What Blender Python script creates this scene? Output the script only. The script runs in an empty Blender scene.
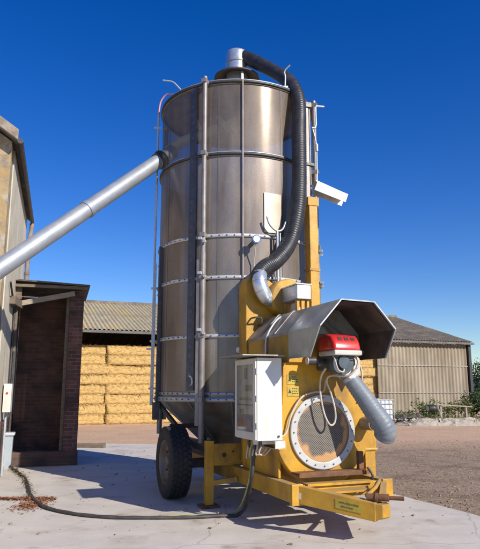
import bpy, bmesh, math, random
from mathutils import Vector, Matrix, noise
random.seed(7)
PI = math.pi
sc = bpy.context.scene
col = sc.collection

# ------------------------------------------------------------------ camera
F_PX, CAM_H = 600.0, 1.5
TH = math.atan(114 / 600)
cd = bpy.data.cameras.new('camera'); cam = bpy.data.objects.new('camera', cd); col.objects.link(cam)
cam.location = (0, 0, CAM_H); cam.rotation_euler = (PI / 2 + TH, 0, 0)
cd.sensor_fit = 'HORIZONTAL'; cd.sensor_width = 36; cd.lens = 36 * F_PX / 480
cd.clip_end = 6000; cd.clip_start = 0.05
sc.camera = cam
sc.render.resolution_x, sc.render.resolution_y = 895, 1024

# ------------------------------------------------------------------ light
SUN_AZ = math.radians(134.5)      # clockwise from +Y, towards the sun
SUN_EL = math.radians(31)
sdir = Vector((math.sin(SUN_AZ) * math.cos(SUN_EL), math.cos(SUN_AZ) * math.cos(SUN_EL), math.sin(SUN_EL)))
sl = bpy.data.lights.new('sun', 'SUN'); sun = bpy.data.objects.new('sun', sl); col.objects.link(sun)
sl.energy = 4.9; sl.angle = math.radians(0.5); sl.color = (1.0, 0.93, 0.82)
sun.rotation_euler = sdir.to_track_quat('Z', 'Y').to_euler()
w = bpy.data.worlds.new('World'); sc.world = w; w.use_nodes = True
nt = w.node_tree; bg = nt.nodes['Background']
sky = nt.nodes.new('ShaderNodeTexSky'); sky.sky_type = 'NISHITA'; sky.sun_disc = False
sky.sun_elevation = SUN_EL; sky.sun_rotation = SUN_AZ
sky.air_density = 1.0; sky.dust_density = 0.15; sky.ozone_density = 4.0; sky.altitude = 0
hs = nt.nodes.new('ShaderNodeHueSaturation'); hs.inputs['Saturation'].default_value = 1.36; hs.inputs['Hue'].default_value = .5205
nt.links.new(sky.outputs[0], hs.inputs['Color']); nt.links.new(hs.outputs[0], bg.inputs['Color'])
bg.inputs['Strength'].default_value = 0.112
vs = sc.view_settings
vs.view_transform = 'Standard'; vs.look = 'None'; vs.exposure = 0.3; vs.gamma = 1; vs.use_curve_mapping = False
sc.render.engine = 'CYCLES'

# ------------------------------------------------------------------ materials
def M(name, c1, c2=None, scale=3.0, lo=.4, hi=.65, rough=.6, metal=0.0, bump=0.0, bscale=60.0, stretch=(1, 1, 1),
      dirt=None, dscale=1.5, dlo=.5, dhi=.7, dstretch=(1, 1, 1), rvar=0.0, spec=None, bstretch=None, coat=0.0, chips=None, dust=None):
    m = bpy.data.materials.new(name); m.use_nodes = True
    t = m.node_tree; N = t.nodes; Lk = t.links; p = N['Principled BSDF']
    p.inputs['Roughness'].default_value = rough; p.inputs['Metallic'].default_value = metal
    if spec is not None: p.inputs['Specular IOR Level'].default_value = spec
    if coat: p.inputs['Coat Weight'].default_value = coat; p.inputs['Coat Roughness'].default_value = .15
    tc = N.new('ShaderNodeTexCoord')
    def nz(sc_, st, det=6):
        mp = N.new('ShaderNodeMapping'); mp.inputs['Scale'].default_value = st
        Lk.new(tc.outputs['Object'], mp.inputs[0])
        n = N.new('ShaderNodeTexNoise'); n.inputs['Scale'].default_value = sc_; n.inputs['Detail'].default_value = det
        n.inputs['Roughness'].default_value = .62
        Lk.new(mp.outputs[0], n.inputs['Vector']); return n
    def ramp(n, a, b):
        r = N.new('ShaderNodeMapRange'); r.inputs[1].default_value = a; r.inputs[2].default_value = b
        Lk.new(n.outputs['Fac'], r.inputs[0]); return r
    def mix(f, a, b):
        x = N.new('ShaderNodeMix'); x.data_type = 'RGBA'
        Lk.new(f, x.inputs[0])
        for s, v in ((6, a), (7, b)):
            if isinstance(v, tuple): x.inputs[s].default_value = (*v, 1)
            else: Lk.new(v, x.inputs[s])
        return x.outputs[2]
    cur = c1
    if c2 is not None:
        r = ramp(nz(scale, stretch), lo, hi); cur = mix(r.outputs[0], c1, c2)
    if dirt is not None:
        r = ramp(nz(dscale, dstretch, 8), dlo, dhi); cur = mix(r.outputs[0], cur, dirt)
    if chips is not None:
        r = ramp(nz(chips[1], (1, 1, 1), 3), .685, .70); cur = mix(r.outputs[0], cur, chips[0])
    if dust is not None:      # grain dust lies on upward faces
        ge = N.new('ShaderNodeNewGeometry'); sx = N.new('ShaderNodeSeparateXYZ'); Lk.new(ge.outputs['Normal'], sx.inputs[0])
        a = N.new('ShaderNodeMapRange'); a.inputs[1].default_value = .5; a.inputs[2].default_value = .95; Lk.new(sx.outputs[2], a.inputs[0])
        r = ramp(nz(5, (1, 1, 1), 6), .35, .62); mu = N.new('ShaderNodeMath'); mu.operation = 'MULTIPLY'; Lk.new(a.outputs[0], mu.inputs[0]); Lk.new(r.outputs[0], mu.inputs[1])
        cur = mix(mu.outputs[0], cur, dust)
    if isinstance(cur, tuple): p.inputs['Base Color'].default_value = (*cur, 1)
    else: Lk.new(cur, p.inputs['Base Color'])
    if rvar:
        r = ramp(nz(scale * 1.7, stretch), .3, .7); r.inputs[3].default_value = max(.03, rough - rvar); r.inputs[4].default_value = min(1, rough + rvar)
        Lk.new(r.outputs[0], p.inputs['Roughness'])
    if bump:
        b = N.new('ShaderNodeBump'); b.inputs['Strength'].default_value = bump; b.inputs['Distance'].default_value = .02
        Lk.new(nz(bscale, bstretch or (1, 1, 1)).outputs['Fac'], b.inputs['Height']); Lk.new(b.outputs[0], p.inputs['Normal'])
    m['p'] = 1
    return m

YEL = M('yellow_paint', (.56, .30, .020), (.42, .22, .022), 3.5, rough=.46, rvar=.14, dirt=(.15, .09, .04), dscale=3.4, dlo=.48, dhi=.78, dstretch=(1, 1, .45), bump=.10, bscale=24, chips=((.13, .06, .025), 38), dust=(.36, .27, .15))
YELD = M('grubby_yellow_paint', (.47, .25, .022), (.34, .19, .03), 3, rough=.55, chips=((.11, .05, .025), 34), dust=(.36, .27, .15), dirt=(.13, .08, .035), dscale=3, dlo=.5, dhi=.75, bump=.1, bscale=40)
GALV = M('galvanised_steel', (.43, .45, .47), (.33, .35, .38), 14, rough=.46, metal=.6, rvar=.1, bump=.04, bscale=80)
GALVW = M('bright_galvanised_strip', (.60, .60, .60), (.46, .47, .49), 20, rough=.5, metal=.45, rvar=.1)
DGALV = M('weathered_sheet_steel', (.33, .31, .28), (.24, .22, .19), 4, rough=.5, metal=.55, rvar=.12, dirt=(.22, .15, .08), dscale=2, dlo=.5, dhi=.75, bump=.05, bscale=40)
HOODM = M('hood_sheet_steel', (.46, .49, .47), (.37, .39, .38), 5, rough=.38, metal=.7, rvar=.12, dirt=(.30, .25, .18), dscale=2.4, dlo=.55, dhi=.8)
DARKM = M('dark_steel', (.06, .062, .068), (.10, .09, .085), 9, rough=.5, metal=.5, rvar=.1)
CHROME = M('polished_duct', (.66, .70, .74), (.55, .59, .64), 6, rough=.28, metal=.7, rvar=.06, bump=.12, bscale=14)
PIPE = M('auger_pipe_steel', (.35, .375, .41), (.285, .31, .345), 5, rough=.50, metal=.4, rvar=.08, stretch=(1, 1, 1), dirt=(.36, .35, .33), dscale=3, dlo=.55, dhi=.8, bump=.05, bscale=30)
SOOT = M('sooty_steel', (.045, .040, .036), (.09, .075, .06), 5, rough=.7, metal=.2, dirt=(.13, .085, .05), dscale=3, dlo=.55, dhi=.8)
POST = M('dull_post_steel', (.26, .24, .23), (.19, .175, .168), 7, rough=.5, metal=.35, dirt=(.19, .14, .10), dscale=4, dlo=.52, dhi=.75, dstretch=(1, 1, .3))
POSTSHADE = M('post_shadow_dark', (.11, .10, .11), (.08, .075, .085), 6, rough=.45, metal=.4)  # shade of the front post, put into this colour
BLACKH = M('black_hose_rubber', (.018, .018, .022), (.030, .030, .036), 8, rough=.46, rvar=.1, spec=.45, dirt=(.06, .055, .05), dscale=3, dlo=.55, dhi=.8)
GREYH = M('grey_hose_plastic', (.18, .205, .235), (.145, .165, .19), 6, rough=.45, rvar=.1, dirt=(.30, .28, .25), dscale=4)
RINGP = M('dull_white_flange', (.48, .48, .475), (.40, .40, .395), 5, rough=.5, dirt=(.40, .33, .24), dscale=4, dlo=.58, dhi=.8)
WHITEP = M('white_cabinet_paint', (.64, .63, .59), (.57, .56, .52), 3, rough=.4, dirt=(.50, .46, .38), dscale=4, dlo=.56, dhi=.82, dstretch=(1, 1, .3))
CREAM = M('cream_frame', (.60, .58, .50), (.54, .52, .45), 4, rough=.5)
RED = M('red_burner_plastic', (.56, .028, .03), (.48, .022, .026), 4, rough=.32, dirt=(.55, .16, .13), dscale=5, dlo=.55, dhi=.85, coat=.3)
PALEG = M('pale_grey_plastic', (.52, .50, .46), (.45, .43, .40), 5, rough=.5)
BURN = M('blue_grey_casting', (.075, .10, .125), (.05, .065, .08), 7, rough=.5, metal=.3, rvar=.1, bump=.1, bscale=60)
RUST = M('rusty_iron', (.20, .085, .035), (.11, .055, .03), 12, rough=.8, bump=.3, bscale=60)
TYREM = M('tyre_rubber', (.020, .020, .021), (.030, .029, .028), 10, rough=.75, dirt=(.065, .055, .045), dscale=4, dlo=.55, dhi=.85, bump=.15, bscale=90)
RIMM = M('dusty_rim', (.21, .18, .14), (.13, .11, .085), 6, rough=.6, metal=.3, dirt=(.16, .09, .04), dscale=6, dlo=.5, dhi=.7)
CABLEM = M('cable_sheath', (.035, .033, .034), (.075, .06, .055), 8, rough=.6)
CONDUIT = M('beige_conduit', (.52, .46, .38), (.42, .36, .29), 8, rough=.5)
LABELY = M('yellow_sticker', (.48, .35, .035), (.40, .29, .04), 12, rough=.5, dirt=(.25, .18, .06), dscale=9, dlo=.5, dhi=.7)
INK = M('black_ink', (.03, .028, .02), rough=.5)
BLUEG = M('blue_gauge', (.05, .13, .38), (.07, .18, .42), 20, rough=.3)
PINKH = M('pink_air_line', (.55, .25, .30), rough=.5)

# bin skin: perforated stainless sheet - brushed vertically, fine hole pattern, milky water marks
def bin_skin():
    m = bpy.data.materials.new('perforated_stainless'); m.use_nodes = True
    t = m.node_tree; N = t.nodes; Lk = t.links; p = N['Principled BSDF']
    tc = N.new('ShaderNodeTexCoord')
    def nz(scale, st, det=5):
        mp = N.new('ShaderNodeMapping'); mp.inputs['Scale'].default_value = st
        Lk.new(tc.outputs['Object'], mp.inputs[0])
        n = N.new('ShaderNodeTexNoise'); n.inputs['Scale'].default_value = scale; n.inputs['Detail'].default_value = det
        Lk.new(mp.outputs[0], n.inputs['Vector']); return n
    a = nz(3.0, (1, 1, .22)); r = N.new('ShaderNodeMapRange'); r.inputs[1].default_value = .35; r.inputs[2].default_value = .68
    Lk.new(a.outputs['Fac'], r.inputs[0])
    mx = N.new('ShaderNodeMix'); mx.data_type = 'RGBA'
    mx.inputs[6].default_value = (.225, .185, .155, 1); mx.inputs[7].default_value = (.34, .29, .245, 1)
    Lk.new(r.outputs[0], mx.inputs[0])
    # fine vertical lines of perforation
    b = nz(9, (1, 1, .02), 3); r2 = N.new('ShaderNodeMapRange'); r2.inputs[1].default_value = .3; r2.inputs[2].default_value = .7
    r2.inputs[3].default_value = .86; r2.inputs[4].default_value = 1.08
    Lk.new(b.outputs['Fac'], r2.inputs[0])
    vm = N.new('ShaderNodeVectorMath'); vm.operation = 'SCALE'
    Lk.new(mx.outputs[2], vm.inputs[0]); Lk.new(r2.outputs[0], vm.inputs['Scale'])
    # chaff dust and run marks down the sheet
    dn = nz(5.5, (1, 1, .09), 8); rd_ = N.new('ShaderNodeMapRange'); rd_.inputs[1].default_value = .52; rd_.inputs[2].default_value = .74; rd_.inputs[4].default_value = .75
    Lk.new(dn.outputs['Fac'], rd_.inputs[0])
    fn_ = nz(75, (1, 1, 1), 2); rf_ = N.new('ShaderNodeMapRange'); rf_.inputs[1].default_value = .3; rf_.inputs[2].default_value = .7; rf_.inputs[3].default_value = .89; rf_.inputs[4].default_value = 1.11
    Lk.new(fn_.outputs['Fac'], rf_.inputs[0])
    v2 = N.new('ShaderNodeVectorMath'); v2.operation = 'SCALE'; Lk.new(vm.outputs[0], v2.inputs[0]); Lk.new(rf_.outputs[0], v2.inputs['Scale'])
    du = N.new('ShaderNodeMix'); du.data_type = 'RGBA'; du.inputs[7].default_value = (.20, .145, .10, 1); Lk.new(rd_.outputs[0], du.inputs[0]); Lk.new(v2.outputs[0], du.inputs[6])
    vm = du; 
    Lk.new(du.outputs[2], p.inputs['Base Color'])
    p.inputs['Metallic'].default_value = .42
    p.inputs['Roughness'].default_value = .58
    # polished lands between the holes mirror the yard; the holes and their burrs scatter light
    g2 = N.new('ShaderNodeBsdfGlossy'); g2.inputs['Roughness'].default_value = .19
    tn = N.new('ShaderNodeVectorMath'); tn.operation = 'SCALE'; tn.inputs['Scale'].default_value = .98
    Lk.new(vm.outputs[2], tn.inputs[0]); Lk.new(tn.outputs[0], g2.inputs['Color'])
    c = nz(3.2, (1, 1, .55), 7); r3 = N.new('ShaderNodeMapRange'); r3.inputs[1].default_value = .3; r3.inputs[2].default_value = .7
    r3.inputs[3].default_value = .14; r3.inputs[4].default_value = .44
    Lk.new(c.outputs['Fac'], r3.inputs[0])
    ms = N.new('ShaderNodeMixShader'); Lk.new(r3.outputs[0], ms.inputs[0]); Lk.new(p.outputs[0], ms.inputs[1]); Lk.new(g2.outputs[0], ms.inputs[2])
    # the holes (about a quarter of the sheet) let light and sight through; too fine to draw one by one
    tp = N.new('ShaderNodeBsdfTransparent'); m2 = N.new('ShaderNodeMixShader')
    hn = nz(1.6, (1, 1, .5)); r4 = N.new('ShaderNodeMapRange'); r4.inputs[1].default_value = .3; r4.inputs[2].default_value = .7
    r4.inputs[3].default_value = .03; r4.inputs[4].default_value = .12
    Lk.new(hn.outputs['Fac'], r4.inputs[0]); # the top ring is a coarser perforated sheet
    sz = N.new('ShaderNodeSeparateXYZ'); Lk.new(tc.outputs['Object'], sz.inputs[0]); r5 = N.new('ShaderNodeMapRange'); r5.inputs[1].default_value = 4.88; r5.inputs[2].default_value = 4.92; r5.inputs[4].default_value = .36
    Lk.new(sz.outputs[2], r5.inputs[0]); sm_ = N.new('ShaderNodeMath'); Lk.new(r4.outputs[0], sm_.inputs[0]); Lk.new(r5.outputs[0], sm_.inputs[1])
    Lk.new(sm_.outputs[0], m2.inputs[0]); Lk.new(ms.outputs[0], m2.inputs[1]); Lk.new(tp.outputs[0], m2.inputs[2])
    Lk.new(m2.outputs[0], N['Material Output'].inputs[0])
    d = nz(1.3, (1, 1, .6), 2); bp = N.new('ShaderNodeBump'); bp.inputs['Strength'].default_value = .12; bp.inputs['Distance'].default_value = .02
    Lk.new(d.outputs['Fac'], bp.inputs['Height']); Lk.new(bp.outputs[0], p.inputs['Normal']); Lk.new(bp.outputs[0], g2.inputs['Normal'])
    return m
SKIN = bin_skin()

def mesh_screen():
    m = bpy.data.materials.new('chaff_clogged_screen'); m.use_nodes = True
    t = m.node_tree; N = t.nodes; Lk = t.links; p = N['Principled BSDF']
    tc = N.new('ShaderNodeTexCoord'); mp = N.new('ShaderNodeMapping'); mp.inputs['Rotation'].default_value = (0, PI / 4, 0)
    Lk.new(tc.outputs['Object'], mp.inputs[0])
    def wave(axis):
        wv = N.new('ShaderNodeTexWave'); wv.bands_direction = axis; wv.inputs['Scale'].default_value = 17; wv.inputs['Distortion'].default_value = .3
        Lk.new(mp.outputs[0], wv.inputs[0]); return wv
    mul = N.new('ShaderNodeMath'); mul.operation = 'MULTIPLY'
    Lk.new(wave('X').outputs['Fac'], mul.inputs[0]); Lk.new(wave('Z').outputs['Fac'], mul.inputs[1])
    gt = N.new('ShaderNodeMapRange'); gt.inputs[1].default_value = .18; gt.inputs[2].default_value = .32; Lk.new(mul.outputs[0], gt.inputs[0])
    # chaff clogs the rim of the screen, the middle stays open
    ln = N.new('ShaderNodeVectorMath'); ln.operation = 'DISTANCE'; ln.inputs[1].default_value = (-.03, -2.76, 1.05)
    Lk.new(tc.outputs['Object'], ln.inputs[0])
    nn = N.new('ShaderNodeTexNoise'); nn.inputs['Scale'].default_value = 6; Lk.new(tc.outputs['Object'], nn.inputs['Vector'])
    ad = N.new('ShaderNodeMath'); ad.operation = 'MULTIPLY_ADD'; ad.inputs[1].default_value = .22; Lk.new(nn.outputs['Fac'], ad.inputs[0]); Lk.new(ln.outputs['Value'], ad.inputs[2])
    rr = N.new('ShaderNodeMapRange'); rr.inputs[1].default_value = .385; rr.inputs[2].default_value = .42; Lk.new(ad.outputs[0], rr.inputs[0])
    m1 = N.new('ShaderNodeMix'); m1.data_type = 'RGBA'; m1.inputs[6].default_value = (.20, .175, .145, 1); m1.inputs[7].default_value = (.03, .028, .03, 1)
    Lk.new(gt.outputs[0], m1.inputs[0])
    m2 = N.new('ShaderNodeMix'); m2.data_type = 'RGBA'; m2.inputs[6].default_value = (.52, .30, .13, 1); m2.inputs[7].default_value = (.38, .20, .08, 1)
    Lk.new(gt.outputs[0], m2.inputs[0])
    m3 = N.new('ShaderNodeMix'); m3.data_type = 'RGBA'; Lk.new(rr.outputs[0], m3.inputs[0]); Lk.new(m1.outputs[2], m3.inputs[6]); Lk.new(m2.outputs[2], m3.inputs[7])
    Lk.new(m3.outputs[2], p.inputs['Base Color']); p.inputs['Roughness'].default_value = .8
    return m
SCREEN = mesh_screen()

def brick_mat(name, c1, c2, mort, rot=(PI / 2, 0, 0), sx=1.0, dirt=(.03, .025, .022)):
    m = bpy.data.materials.new(name); m.use_nodes = True
    t = m.node_tree; N = t.nodes; Lk = t.links; p = N['Principled BSDF']; p.inputs['Roughness'].default_value = .9
    tc = N.new('ShaderNodeTexCoord'); sp = N.new('ShaderNodeSeparateXYZ'); Lk.new(tc.outputs['Object'], sp.inputs[0])
    ad = N.new('ShaderNodeMath'); Lk.new(sp.outputs[0], ad.inputs[0]); Lk.new(sp.outputs[1], ad.inputs[1])
    cb = N.new('ShaderNodeCombineXYZ'); Lk.new(ad.outputs[0], cb.inputs[0]); Lk.new(sp.outputs[2], cb.inputs[1])
    b = N.new('ShaderNodeTexBrick'); b.inputs['Scale'].default_value = 1; b.inputs['Brick Width'].default_value = .225; b.inputs['Row Height'].default_value = .075
    b.inputs['Mortar Size'].default_value = .008; b.inputs['Color1'].default_value = (*c1, 1); b.inputs['Color2'].default_value = (*c2, 1); b.inputs['Mortar'].default_value = (*mort, 1)
    Lk.new(cb.outputs[0], b.inputs[0])
    n = N.new('ShaderNodeTexNoise'); n.inputs['Scale'].default_value = 2.2; n.inputs['Detail'].default_value = 8; Lk.new(tc.outputs['Object'], n.inputs[0])
    r = N.new('ShaderNodeMapRange'); r.inputs[1].default_value = .45; r.inputs[2].default_value = .7; Lk.new(n.outputs['Fac'], r.inputs[0])
    x = N.new('ShaderNodeMix'); x.data_type = 'RGBA'; x.inputs[7].default_value = (*dirt, 1); Lk.new(r.outputs[0], x.inputs[0]); Lk.new(b.outputs['Color'], x.inputs[6])
    Lk.new(x.outputs[2], p.inputs['Base Color'])
    bp = N.new('ShaderNodeBump'); bp.inputs['Strength'].default_value = .6; bp.inputs['Distance'].default_value = .01; bp.invert = True
    Lk.new(b.outputs['Fac'], bp.inputs['Height']); Lk.new(bp.outputs[0], p.inputs['Normal'])
    return m
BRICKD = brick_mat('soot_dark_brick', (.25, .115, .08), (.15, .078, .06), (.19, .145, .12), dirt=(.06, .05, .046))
BRICKP = brick_mat('red_brick', (.22, .09, .065), (.11, .045, .036), (.19, .155, .13), dirt=(.05, .032, .028))
STONE = M('lichen_stone', (.43, .38, .29), (.22, .19, .15), 4.5, .42, .58, rough=.95, bump=1.0, bscale=10, dirt=(.36, .245, .115), dscale=3.2, dlo=.44, dhi=.58)
RENDERW = M('pale_lime_render', (.56, .52, .43), (.46, .42, .33), 2.5, rough=.95, bump=.4, bscale=25, dirt=(.34, .28, .19), dscale=1.3, dlo=.5, dhi=.75, dstretch=(1, 1, .4))
SLATE = M('old_roof_sheet', (.13, .115, .10), (.075, .068, .06), 6, rough=.9, bump=.5, bscale=20, dirt=(.24, .19, .10), dscale=3, dlo=.55, dhi=.65)
OLDWOOD = M('weathered_timber', (.20, .155, .115), (.13, .10, .075), 6, rough=.9, stretch=(1, 6, 6), bump=.3, bscale=20)
FIBRE = M('fibre_cement_roof', (.42, .365, .245), (.30, .255, .165), 3, rough=.95, bump=.3, bscale=15, dirt=(.46, .34, .14), dscale=.8, dlo=.5, dhi=.68)
FIBRER = M('mossy_fibre_cement_roof', (.175, .148, .118), (.115, .097, .078), 3, rough=.95, bump=.3, bscale=12, dirt=(.25, .20, .13), dscale=2.2, dlo=.50, dhi=.64)
CLAD = M('corrugated_cladding', (.33, .28, .21), (.235, .195, .14), 1.6, .42, .6, rough=.9, stretch=(1, 1, .25), dirt=(.20, .15, .095), dscale=.9, dlo=.48, dhi=.72, dstretch=(1.4, 1, .2))
STRAW = M('straw', (.72, .50, .20), (.54, .35, .115), 9, .38, .62, rough=.9, stretch=(1, 1, 4), bump=1.0, bscale=26, bstretch=(1, 1, 5), dirt=(.31, .17, .05), dscale=5, dlo=.52, dhi=.72, dstretch=(1, 1, 3))
CONC = M('concrete', (.585, .54, .475), (.50, .46, .405), 1.4, .35, .65, rough=.85, bump=.2, bscale=70, dirt=(.42, .365, .30), dscale=1.3, dlo=.50, dhi=.70, chips=((.30, .255, .21), 9))
def crack(m):
    t = m.node_tree; N = t.nodes; Lk = t.links; p = N['Principled BSDF']; src = p.inputs['Base Color'].links[0].from_socket
    tc = N.new('ShaderNodeTexCoord'); n = N.new('ShaderNodeTexNoise'); n.inputs['Scale'].default_value = 1.1; n.inputs['Detail'].default_value = 7; Lk.new(tc.outputs['Object'], n.inputs[0])
    mx = N.new('ShaderNodeMix'); mx.data_type = 'VECTOR'; mx.inputs[0].default_value = .35; Lk.new(tc.outputs['Object'], mx.inputs[4]); Lk.new(n.outputs['Color'], mx.inputs[5])
    v = N.new('ShaderNodeTexVoronoi'); v.feature = 'DISTANCE_TO_EDGE'; v.inputs['Scale'].default_value = .42; Lk.new(mx.outputs[1], v.inputs[0])
    r = N.new('ShaderNodeMapRange'); r.inputs[1].default_value = .0015; r.inputs[2].default_value = .0045; r.inputs[3].default_value = .28; r.inputs[4].default_value = 0; Lk.new(v.outputs['Distance'], r.inputs[0])
    x = N.new('ShaderNodeMix'); x.data_type = 'RGBA'; x.inputs[7].default_value = (.16, .135, .11, 1); Lk.new(r.outputs[0], x.inputs[0]); Lk.new(src, x.inputs[6])
    # dark oily blotches
    o = N.new('ShaderNodeTexNoise'); o.inputs['Scale'].default_value = 2.6; o.inputs['Detail'].default_value = 9; Lk.new(tc.outputs['Object'], o.inputs[0])
    ro = N.new('ShaderNodeMapRange'); ro.inputs[1].default_value = .64; ro.inputs[2].default_value = .72; ro.inputs[4].default_value = .5; Lk.new(o.outputs['Fac'], ro.inputs[0])
    y = N.new('ShaderNodeMix'); y.data_type = 'RGBA'; y.inputs[7].default_value = (.24, .20, .165, 1); Lk.new(ro.outputs[0], y.inputs[0]); Lk.new(x.outputs[2], y.inputs[6])
    Lk.new(y.outputs[2], p.inputs['Base Color'])
crack(CONC)
LEAFRUST = M('rust_brown_leaves', (.30, .13, .06), (.19, .085, .045), 40, rough=.8)
CHIP = M('wood_chip', (.33, .25, .18), (.20, .145, .10), 30, rough=.95)
CLOD = M('dirt_clod', (.255, .185, .13), (.33, .245, .175), 20, rough=.95)
RUB = M('chalk_rubble', (.45, .395, .31), (.34, .285, .21), 5, rough=.95, bump=.8, bscale=14)
ELEC = M('pale_blue_plastic', (.38, .43, .47), (.33, .38, .42), 5, rough=.45)
IBCW = M('milky_tank_plastic', (.62, .64, .66), (.55, .57, .60), 3, rough=.5)
BARK = M('bark', (.10, .08, .06), (.06, .05, .04), 8, rough=.95, stretch=(1, 1, .3), bump=.5, bscale=20)
def leafm(name, a, b): return M(name, a, b, 2.5, .4, .6, rough=.6, spec=.3)
LEAF1 = leafm('nettle_green', (.065, .115, .025), (.11, .15, .04))
LEAF2 = leafm('dark_hedge_green', (.035, .07, .022), (.055, .09, .03))
LEAF3 = leafm('dry_grass_green', (.19, .19, .07), (.12, .15, .045))
TREEG = leafm('distant_tree_green', (.03, .055, .028), (.05, .075, .035))

# ------------------------------------------------------------------ mesh builder
class MB:
    def __init__(s): s.v = []; s.f = []; s.sm = []; s.m = []; s.mi = 0
    def add(s, vs_, fs, smooth=False):
        o = len(s.v); s.v += [tuple(v) for v in vs_]
        for f in fs: s.f.append(tuple(i + o for i in f)); s.sm.append(smooth); s.m.append(s.mi)
    def box(s, a, b, mat=None):
        (x0, y0, z0), (x1, y1, z1) = a, b
        V = [Vector(p) for p in ((x0, y0, z0), (x1, y0, z0), (x1, y1, z0), (x0, y1, z0), (x0, y0, z1), (x1, y0, z1), (x1, y1, z1), (x0, y1, z1))]
        if mat is not None: V = [mat @ p for p in V]
        s.add(V, [(0, 3, 2, 1), (4, 5, 6, 7), (0, 1, 5, 4), (1, 2, 6, 5), (2, 3, 7, 6), (3, 0, 4, 7)])
    def bar(s, p, q, w, h=None, up=(0, 0, 1)):
        p, q = Vector(p), Vector(q); h = h or w; d = (q - p); L = d.length; d.normalize()
        u = Vector(up)
        if abs(d.dot(u)) > .98: u = Vector((0, 1, 0))
        x = d.cross(u).normalized(); z = x.cross(d).normalized()
        V = []
        for e in (p, q):
            for sx, sz in ((-1, -1), (1, -1), (1, 1), (-1, 1)): V.append(e + x * sx * w / 2 + z * sz * h / 2)
        s.add(V, [(0, 1, 2, 3), (7, 6, 5, 4), (0, 4, 5, 1), (1, 5, 6, 2), (2, 6, 7, 3), (3, 7, 4, 0)])
    def tube(s, path, r, n=12, caps=True, smooth=True):
        P = [Vector(p) for p in path]; m = len(P)
        rf = r if callable(r) else (lambda i, k: r)
        T = []
        for i in range(m):
            d = P[min(i + 1, m - 1)] - P[max(i - 1, 0)]; T.append(d.normalized())
        u = Vector((0, 0, 1)) if abs(T[0].z) < .9 else Vector((1, 0, 0))
        x = T[0].cross(u).normalized(); V = []
        for i in range(m):
            x = (x - T[i] * x.dot(T[i])).normalized(); y = T[i].cross(x)
            rr = rf(i, m)
            for k in range(n):
                a = 2 * PI * k / n; V.append(P[i] + (x * math.cos(a) + y * math.sin(a)) * rr)
        Fc = []
        for i in range(m - 1):
            for k in range(n):
                k2 = (k + 1) % n; Fc.append((i * n + k, i * n + k2, (i + 1) * n + k2, (i + 1) * n + k))
        s.add(V, Fc, smooth)
        if caps:
            s.add(V[:n], [tuple(range(n))[::-1]]); s.add(V[-n:], [tuple(range(n))])
    def lathe(s, prof, c=(0, 0, 0), axis='Z', n=48, smooth=True, a0=0, a1=2 * PI, capends=False):
        full = abs(a1 - a0 - 2 * PI) < 1e-6; V = []
        cols = n if full else n + 1
        for (r, h) in prof:
            for k in range(cols):
                a = a0 + (a1 - a0) * k / n; x, y = r * math.cos(a), r * math.sin(a)
                p = {'Z': (x, y, h), 'X': (h, x, y), 'Y': (x, h, y)}[axis]
                V.append((p[0] + c[0], p[1] + c[1], p[2] + c[2]))
        Fc = []
        for i in range(len(prof) - 1):
            for k in range(n):
                k2 = (k + 1) % cols if full else k + 1
                Fc.append((i * cols + k, i * cols + k2, (i + 1) * cols + k2, (i + 1) * cols + k))
        s.add(V, Fc, smooth)
    def prism(s, poly, y0, y1, plane='XZ'):
        # poly of (x,z) swept along y  (or (y,z) along x with plane 'YZ', (x,y) along z with 'XY')
        def P(a, b, t): return {'XZ': (a, t, b), 'YZ': (t, a, b), 'XY': (a, b, t)}[plane]
        n = len(poly); V = [P(a, b, y0) for a, b in poly] + [P(a, b, y1) for a, b in poly]
        Fc = [tuple(range(n)), tuple(range(2 * n - 1, n - 1, -1))] + [(i, n + i, n + (i + 1) % n, (i + 1) % n) for i in range(n)]
        s.add(V, Fc)
    def quad(s, *p): s.add(p, [tuple(range(len(p)))])
    def split(s, name, mat, parent=None, **k):
        # every separate piece becomes an object of its own
        par = list(range(len(s.v)))
        def fd(a):
            while par[a] != a: par[a] = par[par[a]]; a = par[a]
            return a
        for f in s.f:
            for i in f[1:]: par[fd(i)] = fd(f[0])
        key = {}; 
        for i, v in enumerate(s.v): key.setdefault(tuple(round(c, 5) for c in v), []).append(i)
        for g_ in key.values():
            for i in g_[1:]: par[fd(i)] = fd(g_[0])
        groups = {}
        for n_, f in enumerate(s.f): groups.setdefault(fd(f[0]), []).append(n_)
        out = []
        for g_ in groups.values():
            b = MB(); mp = {}
            for n_ in g_:
                for i in s.f[n_]:
                    if i not in mp: mp[i] = len(b.v); b.v.append(s.v[i])
                b.f.append(tuple(mp[i] for i in s.f[n_])); b.sm.append(s.sm[n_]); b.m.append(s.m[n_])
            out.append(b.build(name, mat, parent, **k))
        return out
    def build(s, name, mat, parent=None, bevel=0, solid=0, origin=None, fixn=True, rim=True):
        me = bpy.data.meshes.new(name)
        V = s.v
        if origin is not None: V = [(a - origin[0], b - origin[1], c - origin[2]) for a, b, c in V]
        me.from_pydata(V, [], s.f); me.update()
        if fixn:
            bm = bmesh.new(); bm.from_mesh(me)
            bmesh.ops.recalc_face_normals(bm, faces=bm.faces); bm.to_mesh(me); bm.free()
        me.polygons.foreach_set('use_smooth', s.sm)
        for m_ in (mat if isinstance(mat, (list, tuple)) else [mat]): me.materials.append(m_)
        me.polygons.foreach_set('material_index', s.m)
        o = bpy.data.objects.new(name, me); col.objects.link(o)
        if origin is not None: o.location = origin
        if parent is not None: o.parent = parent
        if solid:
            md = o.modifiers.new('thick', 'SOLIDIFY'); md.thickness = solid; md.offset = 0; md.use_rim = rim
        if bevel:
            md = o.modifiers.new('bevel', 'BEVEL'); md.width = bevel; md.segments = 2; md.limit_method = 'ANGLE'; md.angle_limit = math.radians(40)
        return o

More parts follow.
